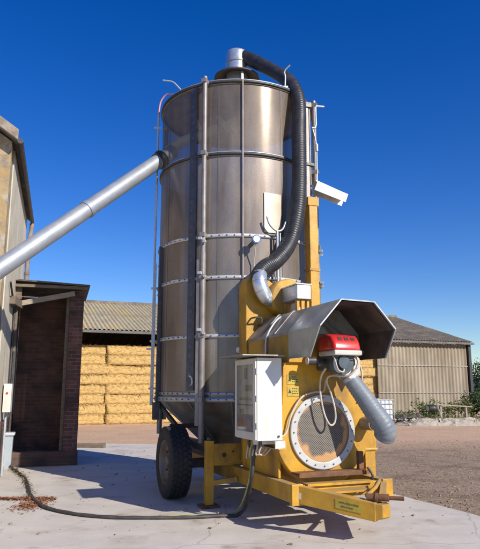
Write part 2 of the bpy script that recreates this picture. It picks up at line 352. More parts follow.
def smooth_path(P, k=8):
    P = [Vector(p) for p in P]; out = []
    Q = [P[0] * 2 - P[1]] + P + [P[-1] * 2 - P[-2]]
    for i in range(1, len(Q) - 2):
        a, b, c, d = Q[i - 1], Q[i], Q[i + 1], Q[i + 2]
        for j in range(k):
            t = j / k
            out.append(.5 * ((2 * b) + (c - a) * t + (2 * a - 5 * b + 4 * c - d) * t * t + (3 * b - a - 3 * c + d) * t ** 3))
    out.append(P[-1]); return out
def resample(P, step):
    out = [P[0].copy()]; acc = 0
    for a, b in zip(P, P[1:]):
        L = (b - a).length; t = step - acc
        while t <= L and L > 0:
            out.append(a.lerp(b, t / L)); t += step
        acc = (acc + L) % step
    return out
def tag(o, label=None, cat=None, group=None, kind=None):
    if label: o['label'] = label
    if cat: o['category'] = cat
    if group: o['group'] = group
    if kind: o['kind'] = kind
    return o
def empty(name, loc, rz, label, cat, group=None):
    o = bpy.data.objects.new(name, None); o.empty_display_size = .2; col.objects.link(o)
    o.location = loc; o.rotation_euler = (0, 0, rz); return tag(o, label, cat, group)
def copy_tree(o, parent=None):
    c = o.copy(); col.objects.link(c)
    if parent is not None: c.parent = parent
    for ch in list(o.children): copy_tree(ch, c)
    return c

# ================================================================== GROUND
def jag(p, q, n, amp, sd):
    r = random.Random(sd); p, q = Vector(p), Vector(q); d = q - p; nn = Vector((-d.y, d.x)).normalized(); out = []
    for i in range(n):
        t = i / n
        out.append(p + d * t + nn * (noise.noise(Vector((t * 9 + sd, sd, 0))) * amp * 1.5 + r.uniform(-amp, amp) * .35))
    return out
g = MB(); S = 2500
g.add([(-S, -60, 0), (S, -60, 0), (S, S, 0), (-S, S, 0)], [(0, 1, 2, 3)])
def dirt_mat():
    m = bpy.data.materials.new('yard_dirt'); m.use_nodes = True
    t = m.node_tree; N = t.nodes; Lk = t.links; p = N['Principled BSDF']; p.inputs['Roughness'].default_value = .95; p.inputs['Specular IOR Level'].default_value = .15
    tc = N.new('ShaderNodeTexCoord')
    def nz(s, d=8):
        n = N.new('ShaderNodeTexNoise'); n.inputs['Scale'].default_value = s; n.inputs['Detail'].default_value = d; n.inputs['Roughness'].default_value = .65; Lk.new(tc.outputs['Object'], n.inputs[0]); return n
    def rng(a, lo, hi):
        r = N.new('ShaderNodeMapRange'); r.inputs[1].default_value = lo; r.inputs[2].default_value = hi; Lk.new(a, r.inputs[0]); return r.outputs[0]
    def mix(f, a, b):
        x = N.new('ShaderNodeMix'); x.data_type = 'RGBA'; Lk.new(f, x.inputs[0])
        for s, v in ((6, a), (7, b)):
            if isinstance(v, tuple): x.inputs[s].default_value = (*v, 1)
            else: Lk.new(v, x.inputs[s])
        return x.outputs[2]
    smooth = mix(rng(nz(.8).outputs[0], .35, .65), (.60, .41, .275), (.52, .345, .225))
    smooth = mix(rng(nz(6).outputs[0], .5, .75), smooth, (.42, .285, .19))
    mulch = mix(rng(nz(9).outputs[0], .35, .62), (.255, .185, .125), (.36, .27, .19))
    mulch = mix(rng(nz(42).outputs[0], .56, .68), mulch, (.46, .36, .27))
    mulch = mix(rng(nz(1.2).outputs[0], .48, .68), mulch, (.185, .13, .09))
    # the churned, mulch covered belt lies next to the concrete pad
    sp = N.new('ShaderNodeSeparateXYZ'); Lk.new(tc.outputs['Object'], sp.inputs[0])
    a = N.new('ShaderNodeMath'); a.operation = 'MULTIPLY_ADD'; a.inputs[1].default_value = 3.0; Lk.new(nz(.5).outputs[0], a.inputs[0]); Lk.new(sp.outputs[1], a.inputs[2])
    f = rng(a.outputs[0], 16.0, 20.0)
    b = N.new('ShaderNodeMath'); b.operation = 'MULTIPLY_ADD'; b.inputs[1].default_value = 3.0; Lk.new(nz(.5).outputs[0], b.inputs[0]); Lk.new(sp.outputs[0], b.inputs[2])
    f2 = rng(b.outputs[0], 1.6, 0.2)
    mxx = N.new('ShaderNodeMath'); mxx.operation = 'MAXIMUM'; Lk.new(f, mxx.inputs[0]); Lk.new(f2, mxx.inputs[1])
    c = mix(mxx.outputs[0], mulch, smooth)
    Lk.new(c, p.inputs['Base Color'])
    bp = N.new('ShaderNodeBump'); bp.inputs['Strength'].default_value = .7; bp.inputs['Distance'].default_value = .05
    Lk.new(nz(14).outputs[0], bp.inputs['Height']); Lk.new(bp.outputs[0], p.inputs['Normal'])
    return m
tag(g.build('dirt_yard', dirt_mat()), kind='structure')

# concrete pad, edge ragged where dirt has been dragged over it
A_, B_, C_, D_ = (3.9, 4.6), (-.75, 16.4), (-7.5, 17.5), (-11, 2)
pts = jag(A_, B_, 60, .05, 3) + jag(B_, C_, 40, .07, 5) + [Vector(C_), Vector((-11, 16)), Vector((-11, -8)), Vector((7.5, -8)), Vector((7.5, -4.5))]
pts = [Vector((p.x, p.y)) for p in pts]
g = MB(); g.prism([(p.x, p.y) for p in pts], -.2, .03, 'XY'); pad = g.build('concrete_pad', CONC); tag(pad, kind='structure')
# grass field far behind the barn
g = MB(); g.add([(-900, 52, .02), (900, 52, .02), (900, 900, .02), (-900, 900, .02)], [(0, 1, 2, 3)])
tag(g.build('grass_field', M('field_grass', (.16, .15, .055), (.11, .13, .045), .06, rough=.95, dirt=(.22, .18, .09), dscale=.02)), kind='structure')
GZ = .03

# ================================================================== GRAIN DRYER
CX, CY, PSI = -.055, 9.6, math.radians(21.5)
DR = empty('grain_dryer', (CX, CY, 0), PSI, 'tall round mobile grain dryer, yellow chassis and fan, brown steel bin, wheels on concrete', 'grain dryer')
Rb = 1.25
def bin_ring_path(r, z, n=64): return [(r * math.cos(2 * PI * k / n), r * math.sin(2 * PI * k / n), z) for k in range(n + 1)]

# bin skin
b = MB(); b.lathe([(Rb, 1.36), (Rb, 2.22), (Rb, 3.05), (Rb, 3.66), (Rb, 4.9), (Rb, 6.05)], n=128)
BIN = b.build('bin', SKIN, DR, fixn=True)
# what shows faintly through the holes: inner perforated core, the end of the feed pipe, spreader plates
b = MB(); b.lathe([(0, 5.05), (.25, 4.98), (.52, 4.70), (.52, 1.2)], n=48); b.build('inner_core', M('dusty_core_steel', (.17, .14, .11), (.11, .09, .075), 3, rough=.6, metal=.3), DR)
b = MB(); b.tube([(-1.15, .33, 5.38), (-.92, .26, 5.57), (-.27, 0, 5.84)], .085, 20); INW = M('pale_inner_steel', (.80, .79, .76), (.70, .69, .66), 5, rough=.55); b.build('inner_feed_pipe', INW, DR)
b = MB(); b.add([(-.26, -.06, 5.90), (-.05, -.10, 5.74), (-.05, -.10, 6.04)], [(0, 1, 2)]); b.bar((-.36, -.02, 6.03), (-.17, -.08, 5.74), .03, .08); b.split('spreader_plate', INW, DR)
b = MB(); b.bar((-.78, .05, 5.98), (-.63, 0, 5.72), .05, .07); b.build('level_paddle', INW, DR)
def hoop(z, h, t, mat, bolts=False):
    b = MB(); b.lathe([(Rb - .004, z - h / 2), (Rb + t, z - h / 2), (Rb + t, z + h / 2), (Rb - .004, z + h / 2)], n=96, smooth=False)
    nb = len(b.f)
    if bolts:
        b.mi = 1
        for k in range(72):
            a = 2 * PI * (k + .5) / 72; c, s_ = math.cos(a), math.sin(a); r = Rb + t - .001
            b.bar((c * r, s_ * r, z), (c * (r + .012), s_ * (r + .012), z), .016)
    o = b.build('hoop', [mat, DARKM], BIN)
    for p in o.data.polygons: p.use_smooth = p.index < nb and abs(p.normal.z) < .5
for z in (2.22, 3.05, 3.66): hoop(z, .05, .018, GALVW, True)
hoop(1.43, .04, .015, GALV, True); hoop(1.35, .07, .03, GALV, True)
for z in (4.9, 6.05):
    hoop(z, .035, .035, DARKM)
    hoop(z + .03, .02, .02, GALV); hoop(z - .028, .016, .016, DGALV)
# panel lap seams
for k in range(16):
    a = PI / 8 * k + .2
    q = MB(); c, s_ = math.cos(a), math.sin(a)
    q.bar((c * (Rb + .001), s_ * (Rb + .001), 1.46), (c * (Rb + .001), s_ * (Rb + .001), 6.02), .028, .006, up=(c, s_, 0))
    if k % 2 == 0: q.build('panel_seam', SKIN, BIN)
# posts at 45 degree steps
for k in range(8):
    a = math.radians(228) + k * PI / 4; c, s_ = math.cos(a), math.sin(a)
    q = MB()
    def P(r, z, t=0): return (c * r - s_ * t, s_ * r + c * t, z)
    if k % 2 == 0:   # main tubular corner legs running down to the chassis
        q.tube([P(1.345, .78), P(1.345, 3.4)], .042, 14); q.tube([P(1.345, 3.4), P(1.345, 6.12)], .036, 14)
        q.bar(P(1.32, 1.0, -.062), P(1.32, 3.3, -.062), .05, .10, up=(c, s_, 0))
        for z in (1.35, 2.22, 3.05, 3.66, 4.9, 6.05):
            q.bar(P(1.27, z), P(1.40, z), .07, .06)
        o = q.build('corner_post', POST, DR)
        q = MB()
        for z in (3.60, 3.10, 2.30):
            q.bar(P(1.385, z, -.02), P(1.43, z, -.02), .05, .035); q.bar(P(1.385, z - .05, .05), P(1.42, z - .05, .05), .03, .03)
        q.split('clamp', GALVW, o)
    else:
        if k == 1: continue
        q.bar(P(1.285, 1.2), P(1.285, 3.66 if k == 7 else 6.1), .05, .05, up=(c, s_, 0))
        q.build('stiffener', DARKM if k == 7 else DGALV, BIN)
a = math.radians(253); c, s_ = math.cos(a), math.sin(a)
q = MB(); q.bar((c * 1.272, s_ * 1.272, 1.46), (c * 1.272, s_ * 1.272, 6.08), .022, .028, up=(c, s_, 0)); q.build('seam_strip', M('brownish_steel_strip', (.33, .27, .235), (.24, .19, .165), 6, rough=.5, metal=.4), BIN)
# dark strip added as the front post's shadow and reflection, left of it
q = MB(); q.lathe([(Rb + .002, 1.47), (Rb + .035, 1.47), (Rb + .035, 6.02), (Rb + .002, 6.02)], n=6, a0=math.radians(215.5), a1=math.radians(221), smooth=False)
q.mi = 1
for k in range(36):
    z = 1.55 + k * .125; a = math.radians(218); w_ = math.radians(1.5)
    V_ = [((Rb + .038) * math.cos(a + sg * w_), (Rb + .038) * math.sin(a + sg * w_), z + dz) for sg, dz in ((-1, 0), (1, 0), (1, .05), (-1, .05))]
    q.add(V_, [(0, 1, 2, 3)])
q.build('post_shadow_strip', [POSTSHADE, M('shadow_strip_rung', (.11, .12, .15), (.08, .09, .115), 8, rough=.5, metal=.4)], BIN)
# twin rail at the left silhouette
a = math.radians(170); c, s_ = math.cos(a), math.sin(a)
q = MB(); q.bar((c * 1.32, s_ * 1.32, 1.25), (c * 1.32, s_ * 1.32, 3.45), .05, .05, up=(c, s_, 0))
for z in (1.5, 2.22, 3.05): q.bar((c * 1.25, s_ * 1.25, z), (c * 1.37, s_ * 1.37, z), .03)
q.bar((c * 1.32, s_ * 1.32, 2.1), (c * 1.42, s_ * 1.42, 2.1), .03, .03)
q.build('guide_rail', GALVW, BIN)
q = MB(); q.tube([(c * 1.33, s_ * 1.33, 3.4), (c * 1.33, s_ * 1.33, 5.98)], .018, 8); q.bar((c * 1.28, s_ * 1.28, 5.75), (c * 1.40, s_ * 1.40, 5.75), .025)
q.build('air_pole', GALVW, BIN)
q = MB(); q.tube(smooth_path([(c * 1.33, s_ * 1.33, 5.98), (c * 1.30, s_ * 1.30 - .02, 6.22), (c * 1.2, s_ * 1.2 - .1, 6.33), (c * 1.08, s_ * 1.08 - .28, 6.22), (-1.0, -.6, 6.1)]), .014, 8)
q.build('air_line', PINKH, BIN)
q = MB(); q.tube(smooth_path([(-1.28, .1, 6.55), (-1.15, .0, 6.5), (-1.08, -.1, 6.38), (-.98, -.2, 6.2), (-.95, -.25, 6.1)]), .012, 8); q.build('roof_cable', GALVW, BIN)
# hopper under the bin
b = MB(); b.lathe([(Rb - .01, 1.34), (.30, .48), (.0, .48)], n=48, smooth=True); HOP = b.build('hopper', DGALV, DR)
for k in range(12):
    a = PI / 6 * k + .1; c, s_ = math.cos(a), math.sin(a); q = MB()
    q.bar((c * 1.25, s_ * 1.25, 1.34), (c * .33, s_ * .33, .52), .02, .03); q.build('hopper_rib', GALV, HOP)
# roof, collar, brim, cap
b = MB(); b.lathe([(Rb + .02, 6.07), (1.0, 6.16), (.26, 6.40), (.18, 6.415)], n=64, smooth=True); ROOF = b.build('bin_roof', DGALV, DR)
b = MB(); b.lathe([(.185, 6.38), (.185, 7.24), (.175, 7.27), (.15, 7.285), (0, 7.30)], n=40); CAP = b.build('outlet_cyclone', CHROME, DR)
b = MB(); b.lathe([(.187, 6.86), (.30, 6.835), (.392, 6.79), (.392, 6.765), (.385, 6.762), (.30, 6.805), (.187, 6.83), (.187, 6.86)], n=56); b.build('weather_brim', M('brown_dark_brim', (.07, .058, .05), (.10, .085, .07), 6, rough=.55, metal=.4), CAP)
b = MB(); b.lathe([(.187, 7.04), (.197, 7.045), (.197, 7.075), (.187, 7.08)], n=40); b.build('cyclone_band', GALV, CAP)
q = MB(); q.bar((-.02, -.34, 6.1), (-.02, -.30, 6.75), .035, .03); q.build('brim_stay', GALVW, CAP)
q = MB(); q.tube(smooth_path([(.33, -1.20, 6.05), (.34, -1.21, 6.25), (.33, -1.21, 6.36), (.40, -1.26, 6.45)], 4), .014, 6); q.bar((.28, -1.19, 6.09), (.38, -1.21, 6.10), .03); q.build('rim_hook', GALV, ROOF)

# black suction hose with fine ribs
HP = [(.08, -.06, 7.20), (.17, -.22, 7.06), (.28, -.45, 6.86), (.40, -.75, 6.59), (.465, -.95, 6.40), (.51, -1.12, 6.19), (.525, -1.26, 5.93), (.505, -1.34, 5.65), (.47, -1.38, 5.25), (.45, -1.40, 4.53), (.40, -1.41, 4.03), (.26, -1.43, 3.55), (.02, -1.49, 3.26), (-.18, -1.56, 3.14), (-.30, -1.62, 3.02), (-.315, -1.66, 2.93)]
hp = resample(smooth_path(HP, 14), .009)
b = MB(); b.tube(hp, lambda i, m: .108 + (.0035 if (i // 2) % 2 else 0) + .003 * math.sin(i * .05) + .003 * math.sin(i * .017 + 1), 24); HOSE = b.build('suction_hose', BLACKH, DR)
b = MB(); EL = smooth_path([(-.30, -1.63, 3.02), (-.325, -1.69, 2.90), (-.30, -1.71, 2.79), (-.23, -1.70, 2.70), (-.10, -1.68, 2.66)], 10)
b.tube(EL, .101, 24); EO = b.build('elbow_duct', CHROME, DR)
q = MB()
for i in (1, 10, 20, 30): q.tube([EL[i] - (EL[i + 1] - EL[i]).normalized() * .006, EL[i] + (EL[i + 1] - EL[i]).normalized() * .006], .106, 24)
q.split('elbow_seam', GALV, EO)

# white access panel, hook and rod on the skin
def on_skin(x, z, off=0.0):
    r = Rb + off; return (x, -math.sqrt(max(r * r - x * x, 0)), z)
b = MB(); n = 10
x0, x1, z0, z1 = -.06, .22, 3.72, 4.32
fr = [on_skin(x0 + (x1 - x0) * i / n, 0, .012) for i in range(n + 1)]
V = [(x, y, z0) for x, y, _ in fr] + [(x, y, z1) for x, y, _ in fr]
b.add(V, [(i, i + 1, n + 2 + i, n + 1 + i) for i in range(n)]); b.build('access_panel', M('pale_panel', (.44, .385, .31), (.36, .31, .245), 5, rough=.45, metal=.3), DR, solid=.012)
hk = [(-.06, -1.36, 3.93), (-.02, -1.36, 3.82), (.06, -1.36, 3.745), (.13, -1.36, 3.73), (.19, -1.36, 3.77), (.24, -1.36, 3.88)]
b = MB(); b.tube(smooth_path(hk, 6), .016, 8); b.tube([(.10, -1.36, 3.73), (.10, -1.36, 2.4)], .022, 8)
b.tube([(.145, -1.36, 3.70), (.145, -1.36, 2.4)], .012, 8)
b.build('level_arm', GALV, DR)
# small blue dial gauge with its capillary
b = MB(); gx, gz = -.22, 3.56; p0 = Vector(on_skin(gx, gz, 0)); nn = Vector((gx, p0.y, 0)).normalized()
b.tube([p0, p0 + nn * .16], .03, 12); GA = b.build('gauge_stem', GALV, DR)
b = MB(); b.tube([p0 + nn * .16, p0 + nn * .21], .062, 24); b.build('gauge', BLUEG, GA)
b = MB(); b.tube([p0 + nn * .212, p0 + nn * .216], .048, 24); b.build('gauge_face', WHITEP, GA)
b = MB(); b.tube([p0 + nn * .15 + Vector((0, 0, -.05)), p0 + nn * .06 + Vector((0, 0, -.3)), p0 + nn * .05 + Vector((0, 0, -1.05))], .008, 6); b.build('capillary', GALVW, GA)
# sampling hatch low on the left front, tie loops, tiny clips
b = MB(); p0 = Vector(on_skin(-1.02, 1.62, .02)); b.tube(smooth_path([p0 + Vector((0, 0, .06)), p0 + Vector((.03, -.06, .03)), p0 + Vector((.04, -.06, -.06)), p0 + Vector((0, 0, -.08))], 5), .014, 8); b.build('hatch_handle', CREAM, BIN)
b = MB(); p0 = Vector(on_skin(-.42, 2.02, .03)); b.tube([p0 - Vector((0, .0, 0)), p0 + Vector((-.03, -.02, 0))], .04, 14); b.tube([p0, p0 + Vector((.16, -.02, .08)), p0 + Vector((.22, -.02, .06))], .009, 6); b.build('sight_port', GALVW, BIN)
q = MB(); q.bar((-.33, -1.27, 1.45), (-.33, -1.27, 2.3), .05, .03); q.build('ladder_bar', GALV, BIN)

# yellow elevator column, grey column behind it, crank, discharge chute
b = MB(); b.box((.66, -1.30, .5), (.80, -1.14, 4.33)); COLM = b.build('elevator_column', YEL, DR, bevel=.008)
b = MB(); b.box((.64, -1.31, 4.20), (.82, -1.13, 4.33)); 
b.box((.645, -1.312, 3.2), (.815, -1.13, 3.24)); b.split('column_collar', YELD, COLM)
b = MB(); b.box((.665, -1.22, 4.33), (.725, -1.14, 5.88)); b.tube([(.75, -1.20, 4.33), (.75, -1.20, 5.85)], .014, 8); UP = b.build('grain_tube', POST, DR)
b = MB(); b.box((.645, -1.24, 5.82), (.77, -1.12, 5.9)); b.box((.65, -1.24, 4.86), (.80, -1.12, 4.9)); b.split('tube_clamp', DARKM, UP)
b = MB(); b.tube(smooth_path([(.79, -1.2, 5.50), (.84, -1.21, 5.50), (.86, -1.21, 5.56)], 3) + [Vector((.86, -1.21, 5.85)), Vector((.875, -1.21, 5.875)), Vector((1.0, -1.23, 5.875))], .016, 8)
CR = b.build('crank', GALVW, DR)
b = MB(); b.tube([(.80, -1.2, 5.50), (.84, -1.2, 5.36), (.87, -1.2, 5.2)], .01, 6); b.tube([(.87, -1.2, 5.24), (.87, -1.2, 5.12)], .022, 8); b.tube([(.87, -1.2, 5.2), (.86, -1.2, 4.35)], .009, 6); b.build('crank_cable', GALVW, CR)
b = MB(); ch0, ch1 = Vector((.80, -1.21, 4.60)), Vector((1.27, -1.32, 4.40)); d = (ch1 - ch0).normalized()
b.bar(ch0, ch1, .20, .022, up=(0, 0, 1)); 
zz = Vector((0, 0, 1)); nx = d.cross(zz).normalized()
for sgn in (-1, 1): b.bar(ch0 + nx * sgn * .098 - zz * .085, ch1 + nx * sgn * .098 - zz * .06, .008, .14)
b.build('discharge_chute', M('chute_white', (.68, .68, .66), (.58, .58, .56), 6, rough=.45, metal=.2), DR, bevel=.004)

# tower panel in front of the bin
b = MB(); b.prism([(-.47, .92), (.36, .92), (.36, 2.5), (.25, 2.72), (-.12, 2.95), (-.30, 3.02), (-.42, 2.99), (-.47, 2.90)], -1.56, -1.30); TOW = b.build('tower_panel', YEL, DR, bevel=.012)
q = MB(); q.tube(smooth_path([(-.40, -1.565, 2.42), (-.40, -1.68, 2.42), (-.30, -1.68, 2.42), (-.30, -1.68, 2.34), (-.30, -1.565, 2.33)], 4), .012, 8); q.build('panel_handle', DARKM, TOW)

# fan volute + motor box on top of plenum
b = MB(); fc = (.055, 0, 2.70)
b.lathe([(0, -1.80), (.235, -1.80), (.25, -1.785), (.25, -1.535), (.24, -1.53), (0, -1.53)], c=(fc[0], 0, fc[2]), axis='Y', n=48, smooth=False)
for i in range(len(b.sm)): b.sm[i] = True
VOL = b.build('blower_housing', YEL, DR)
VOL.data.polygons.foreach_set('use_smooth', [abs(p.normal.y) < .3 for p in VOL.data.polygons])
b = MB(); b.box((-.05, -2.24, 2.615), (.155, -1.806, 2.80)); MBX = b.build('motor_box', GALV, DR, bevel=.008)
b = MB(); b.box((-.06, -2.25, 2.80), (.165, -1.804, 2.815)); b.build('box_lid', GALVW, MBX, bevel=.003)
b = MB()
for x, y in ((-.03, -2.2), (.11, -2.2), (-.03, -1.85), (.11, -1.85)): b.box((x, y, 2.415), (x + .035, y + .05, 2.612))
b.box((-.06, -2.23, 2.40), (.16, -1.80, 2.43)); b.box((.03, -2.205, 2.42), (.075, -2.17, 2.61)); b.build('motor_bracket', YEL, DR, bevel=.003)
b = MB(); b.box((.02, -2.1, 2.44), (.10, -1.9, 2.60)); b.build('small_motor', GALVW, MBX, bevel=.02)
b = MB(); b.box((.17, -2.1, 2.41), (.30, -2.0, 2.47)); b.build('pulley_guard', GALVW, DR, bevel=.01)

# burner plenum (yellow sides, weathered tops) and hood
def octo(y, zb=1.80): return [(-.455, y, zb), (-.455, y, 2.135), (-.2, y, 2.42), (.23, y, 2.42), (.485, y, 2.135), (.485, y, zb)]
b = MB(); b.box((-.452, -2.80, 1.79), (.482, -1.602, 2.13)); PLE = b.build('plenum', YELD, DR, bevel=.006)
b = MB(); A = octo(-1.605, 2.1); Bq = octo(-2.80, 2.1)
b.add(A + Bq, [(i, i + 1, i + 7, i + 6) for i in range(5)] + [tuple(range(6)), tuple(range(6, 12))]); b.build('plenum_roof', DGALV, PLE)
b = MB()
for y in (-2.0, -2.42): 
    A = octo(y, 2.1)
    for p, q in zip(A[1:], A[2:5]): b.bar(Vector(p) + Vector((0, 0, .006)), Vector(q) + Vector((0, 0, .006)), .03, .01)
b.split('plenum_seam', DGALV, PLE)
def rim(s=1.0):
    return [(-.46, -3.32, 1.83), (-.46, -3.55, 2.135), (-.2, -3.55, 2.42), (.24, -3.50, 2.42), (.50, -3.50, 2.135), (.50, -3.30, 1.83)]
A = octo(-2.81, 1.83); Rm = rim()
b = MB(); b.add(A + Rm, [(i, i + 1, i + 7, i + 6) for i in range(5)]); HOOD = b.build('burner_hood', HOODM, DR, solid=.008)
b = MB()
for p, q in zip(Rm, Rm[1:]): b.bar(p, q, .014, .014)
b.build('hood_rim', GALV, HOOD)
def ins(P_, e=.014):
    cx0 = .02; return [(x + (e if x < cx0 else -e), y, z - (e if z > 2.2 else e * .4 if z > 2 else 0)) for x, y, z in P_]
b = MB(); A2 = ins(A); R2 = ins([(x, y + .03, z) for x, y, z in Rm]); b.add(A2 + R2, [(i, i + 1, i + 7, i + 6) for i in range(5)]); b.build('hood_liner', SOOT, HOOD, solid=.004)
q = MB(); q.bar((-.12, -2.86, 2.38), (.40, -3.0, 1.90), .02, .03); q.build('hood_stay', DARKM, HOOD)

# fan drum: straight upper plate, round belly
prof = [(.5, 1.795)] + [(.60 * math.cos(a), 1.02 + .60 * math.sin(a)) for a in [math.radians(d) for d in range(33, -214, -9)]] + [(-.5, 1.795)]
b = MB(); b.prism(prof, -2.75, -2.25); DRUM = b.build('fan_drum', YEL, DR, bevel=.012)
b = MB(); b.box((-.44, -2.25, .92), (.44, -1.60, 1.79)); b.build('fan_casing', YELD, DR, bevel=.01)
rc = (-.02, 1.02)
b = MB(); b.lathe([(.335, -2.78), (.345, -2.785), (.405, -2.785), (.412, -2.78), (.412, -2.752), (.335, -2.752)], c=(rc[0], 0, rc[1]), axis='Y', n=72, smooth=False)
b.mi = 1
for k in range(20):
    a = 2 * PI * k / 20; c_, s_ = rc[0] + .375 * math.cos(a), rc[1] + .375 * math.sin(a); b.tube([(c_, -2.784, s_), (c_, -2.797, s_)], .008, 8)
RING = b.build('inlet_ring', [RINGP, M('bolt_grey', (.16, .155, .15), rough=.5, metal=.5)], DR)
b = MB(); b.lathe([(.336, -2.757), (.15, -2.762), (0, -2.763)], c=(rc[0], 0, rc[1]), axis='Y', n=48); b.build('inlet_screen', SCREEN, RING)
# stickers on the front plate
for zc in (1.60, 1.47):
    b = MB(); b.box((-.455, -2.757, zc - .055), (-.305, -2.752, zc + .055)); b.mi = 1
    b.prism([(-.445, zc - .02), (-.405, zc - .02), (-.425, zc + .022)], -2.7595, -2.7565); r = random.Random(int(zc * 100))
    for row in range(3):
        x = -.395
        while x < -.335:
            w_ = r.uniform(.010, .022); b.box((x, -2.7595, zc + .022 - row * .026), (min(x + w_, -.315), -2.7565, zc + .032 - row * .026)); x += w_ + .008
    b.build('warning_sticker', [LABELY, INK], DRUM)
# shelf angle and its rusty rod
b = MB(); b.box((-.42, -2.93, .575), (.40, -2.755, .60)); b.box((-.42, -2.95, .555), (.40, -2.931, .61)); b.build('belt_shelf', RUST, DR, bevel=.004)
b = MB(); b.box((.36, -2.90, .61), (.42, -2.84, .80)); b.box((.405, -2.97, .56), (.45, -2.80, .60)); b.build('shelf_bracket', RUST, DR, bevel=.004)

# burner
zc0 = 1.905; cx_ = .045
b = MB(); b.prism([(-2.88, zc0), (-2.88, 2.05), (-2.93, 2.085), (-3.06, 2.10), (-3.17, 2.075), (-3.235, 2.00), (-3.262, zc0)], cx_ - .172, cx_ + .172, 'YZ')
BUR = MB(); BUR.box((cx_ - .13, -3.12, 1.70), (cx_ + .15, -2.76, 1.90)); BURO = BUR.build('burner', BURN, DR, bevel=.02)
o = b.build('burner_cover', RED, BURO, bevel=.034); o.modifiers['bevel'].segments = 4; o.modifiers['bevel'].angle_limit = math.radians(50)
for p in o.data.polygons: p.use_smooth = True
b = MB(); b.box((cx_ - .174, -3.268, 1.855), (cx_ + .174, -2.90, 1.912)); b.build('cover_skirt', PALEG, BURO, bevel=.015)
for sx in (-.08, 0.0, .08):
    b = MB(); M4 = Matrix.Translation((cx_ + sx + .01, -3.205, 2.035)) @ Matrix.Rotation(math.radians(50), 4, 'X'); b.box((-.024, -.022, -.02), (.024, .022, .006), M4); b.build('cover_vent', DARKM, BURO)
b = MB(); b.tube([(cx_ - .03, -3.12, 1.78), (cx_ - .03, -3.19, 1.78)], .13, 28); b.tube([(cx_ - .03, -3.19, 1.78), (cx_ - .03, -3.22, 1.78)], .07, 20); b.build('burner_motor', BURN, BURO)
b = MB(); b.box((cx_ + .02, -3.2, 1.80), (cx_ + .10, -3.13, 1.88)); b.box((cx_ + .10, -3.16, 1.75), (cx_ + .145, -3.12, 1.82)); b.build('control_block', DARKM, BURO, bevel=.006)
b = MB(); b.tube([(-.22, -3.0, 1.80), (-.30, -2.98, 1.80)], .045, 16); b.tube([(-.10, -2.98, 1.80), (-.22, -3.0, 1.80)], .03, 12); b.tube([(-.20, -3.02, 1.78), (-.20, -3.07, 1.75)], .022, 10); b.build('fuel_valve', DARKM, BURO)
b = MB(); b.tube([(-.305, -2.98, 1.80), (-.32, -2.98, 1.80)], .04, 16); b.build('valve_cap', PALEG, BURO)
b = MB(); b.tube(smooth_path([(-.09, -3.14, 1.88), (-.10, -3.22, 1.80), (-.07, -3.23, 1.70), (.0, -3.22, 1.68), (.02, -3.2, 1.75)], 6), .009, 6); b.tube(smooth_path([(.17, -3.15, 1.88), (.2, -3.2, 1.80), (.18, -3.2, 1.72)], 6), .012, 6); b.build('burner_wiring', CONDUIT, BURO)
# air intake adapter + ribbed grey hose
b = MB()
a0 = [(.06, -3.16, 1.68), (.25, -3.16, 1.86), (.30, -2.95, 1.86), (.08, -2.95, 1.66)]
b.prism([(.03, 1.66), (.17, 1.585), (.265, 1.66), (.265, 1.83), (.20, 1.87), (.14, 1.76)], -3.14, -2.93); ADP = b.build('intake_adapter', PALEG, DR, bevel=.008)
gh = resample(smooth_path([(.15, -3.03, 1.68), (.21, -3.07, 1.57), (.30, -3.12, 1.42), (.40, -3.17, 1.25), (.475, -3.21, 1.12), (.515, -3.21, 1.03), (.52, -3.17, .975)], 14), .01)
b = MB(); b.tube(gh, lambda i, m: .085 + .030 * min(1, i / m * 1.25) + (.004 if (i // 2) % 2 else 0), 24, caps=False); b.tube([gh[-1], gh[-1] + (gh[-1] - gh[-3]).normalized() * .004], .108, 24); b.build('intake_hose', GREYH, DR)
b = MB(); b.tube([gh[6], gh[10]], .094, 24); b.build('hose_clamp', GALV, DR)
# frame upright on the right, oil canister
b = MB(); b.box((.56, -2.72, .36), (.70, -2.58, .80)); b.prism([(.55, .80), (.715, .80), (.715, 1.35), (.62, 1.55), (.55, 1.55)], -2.725, -2.575); b.box((.52, -2.76, .34), (.74, -2.54, .36)); b.box((.54, -2.74, .785), (.725, -2.56, .815)); b.build('side_upright', YEL, DR, bevel=.008)
b = MB(); b.tube([(.54, -2.76, 1.10), (.54, -2.96, 1.10)], .075, 24); b.tube([(.54, -2.96, 1.10), (.54, -2.975, 1.10)], .055, 20); b.build('oil_canister', M('dusty_canister', (.19, .15, .10), (.27, .22, .16), 8, rough=.6, metal=.2), DR)
b = MB(); b.tube(smooth_path([(.30, -2.78, 1.80), (.44, -2.80, 1.80), (.50, -2.80, 1.70), (.50, -2.79, 1.45), (.46, -2.78, 1.35)], 6), .012, 8); b.build('side_conduit', CONDUIT, DR)
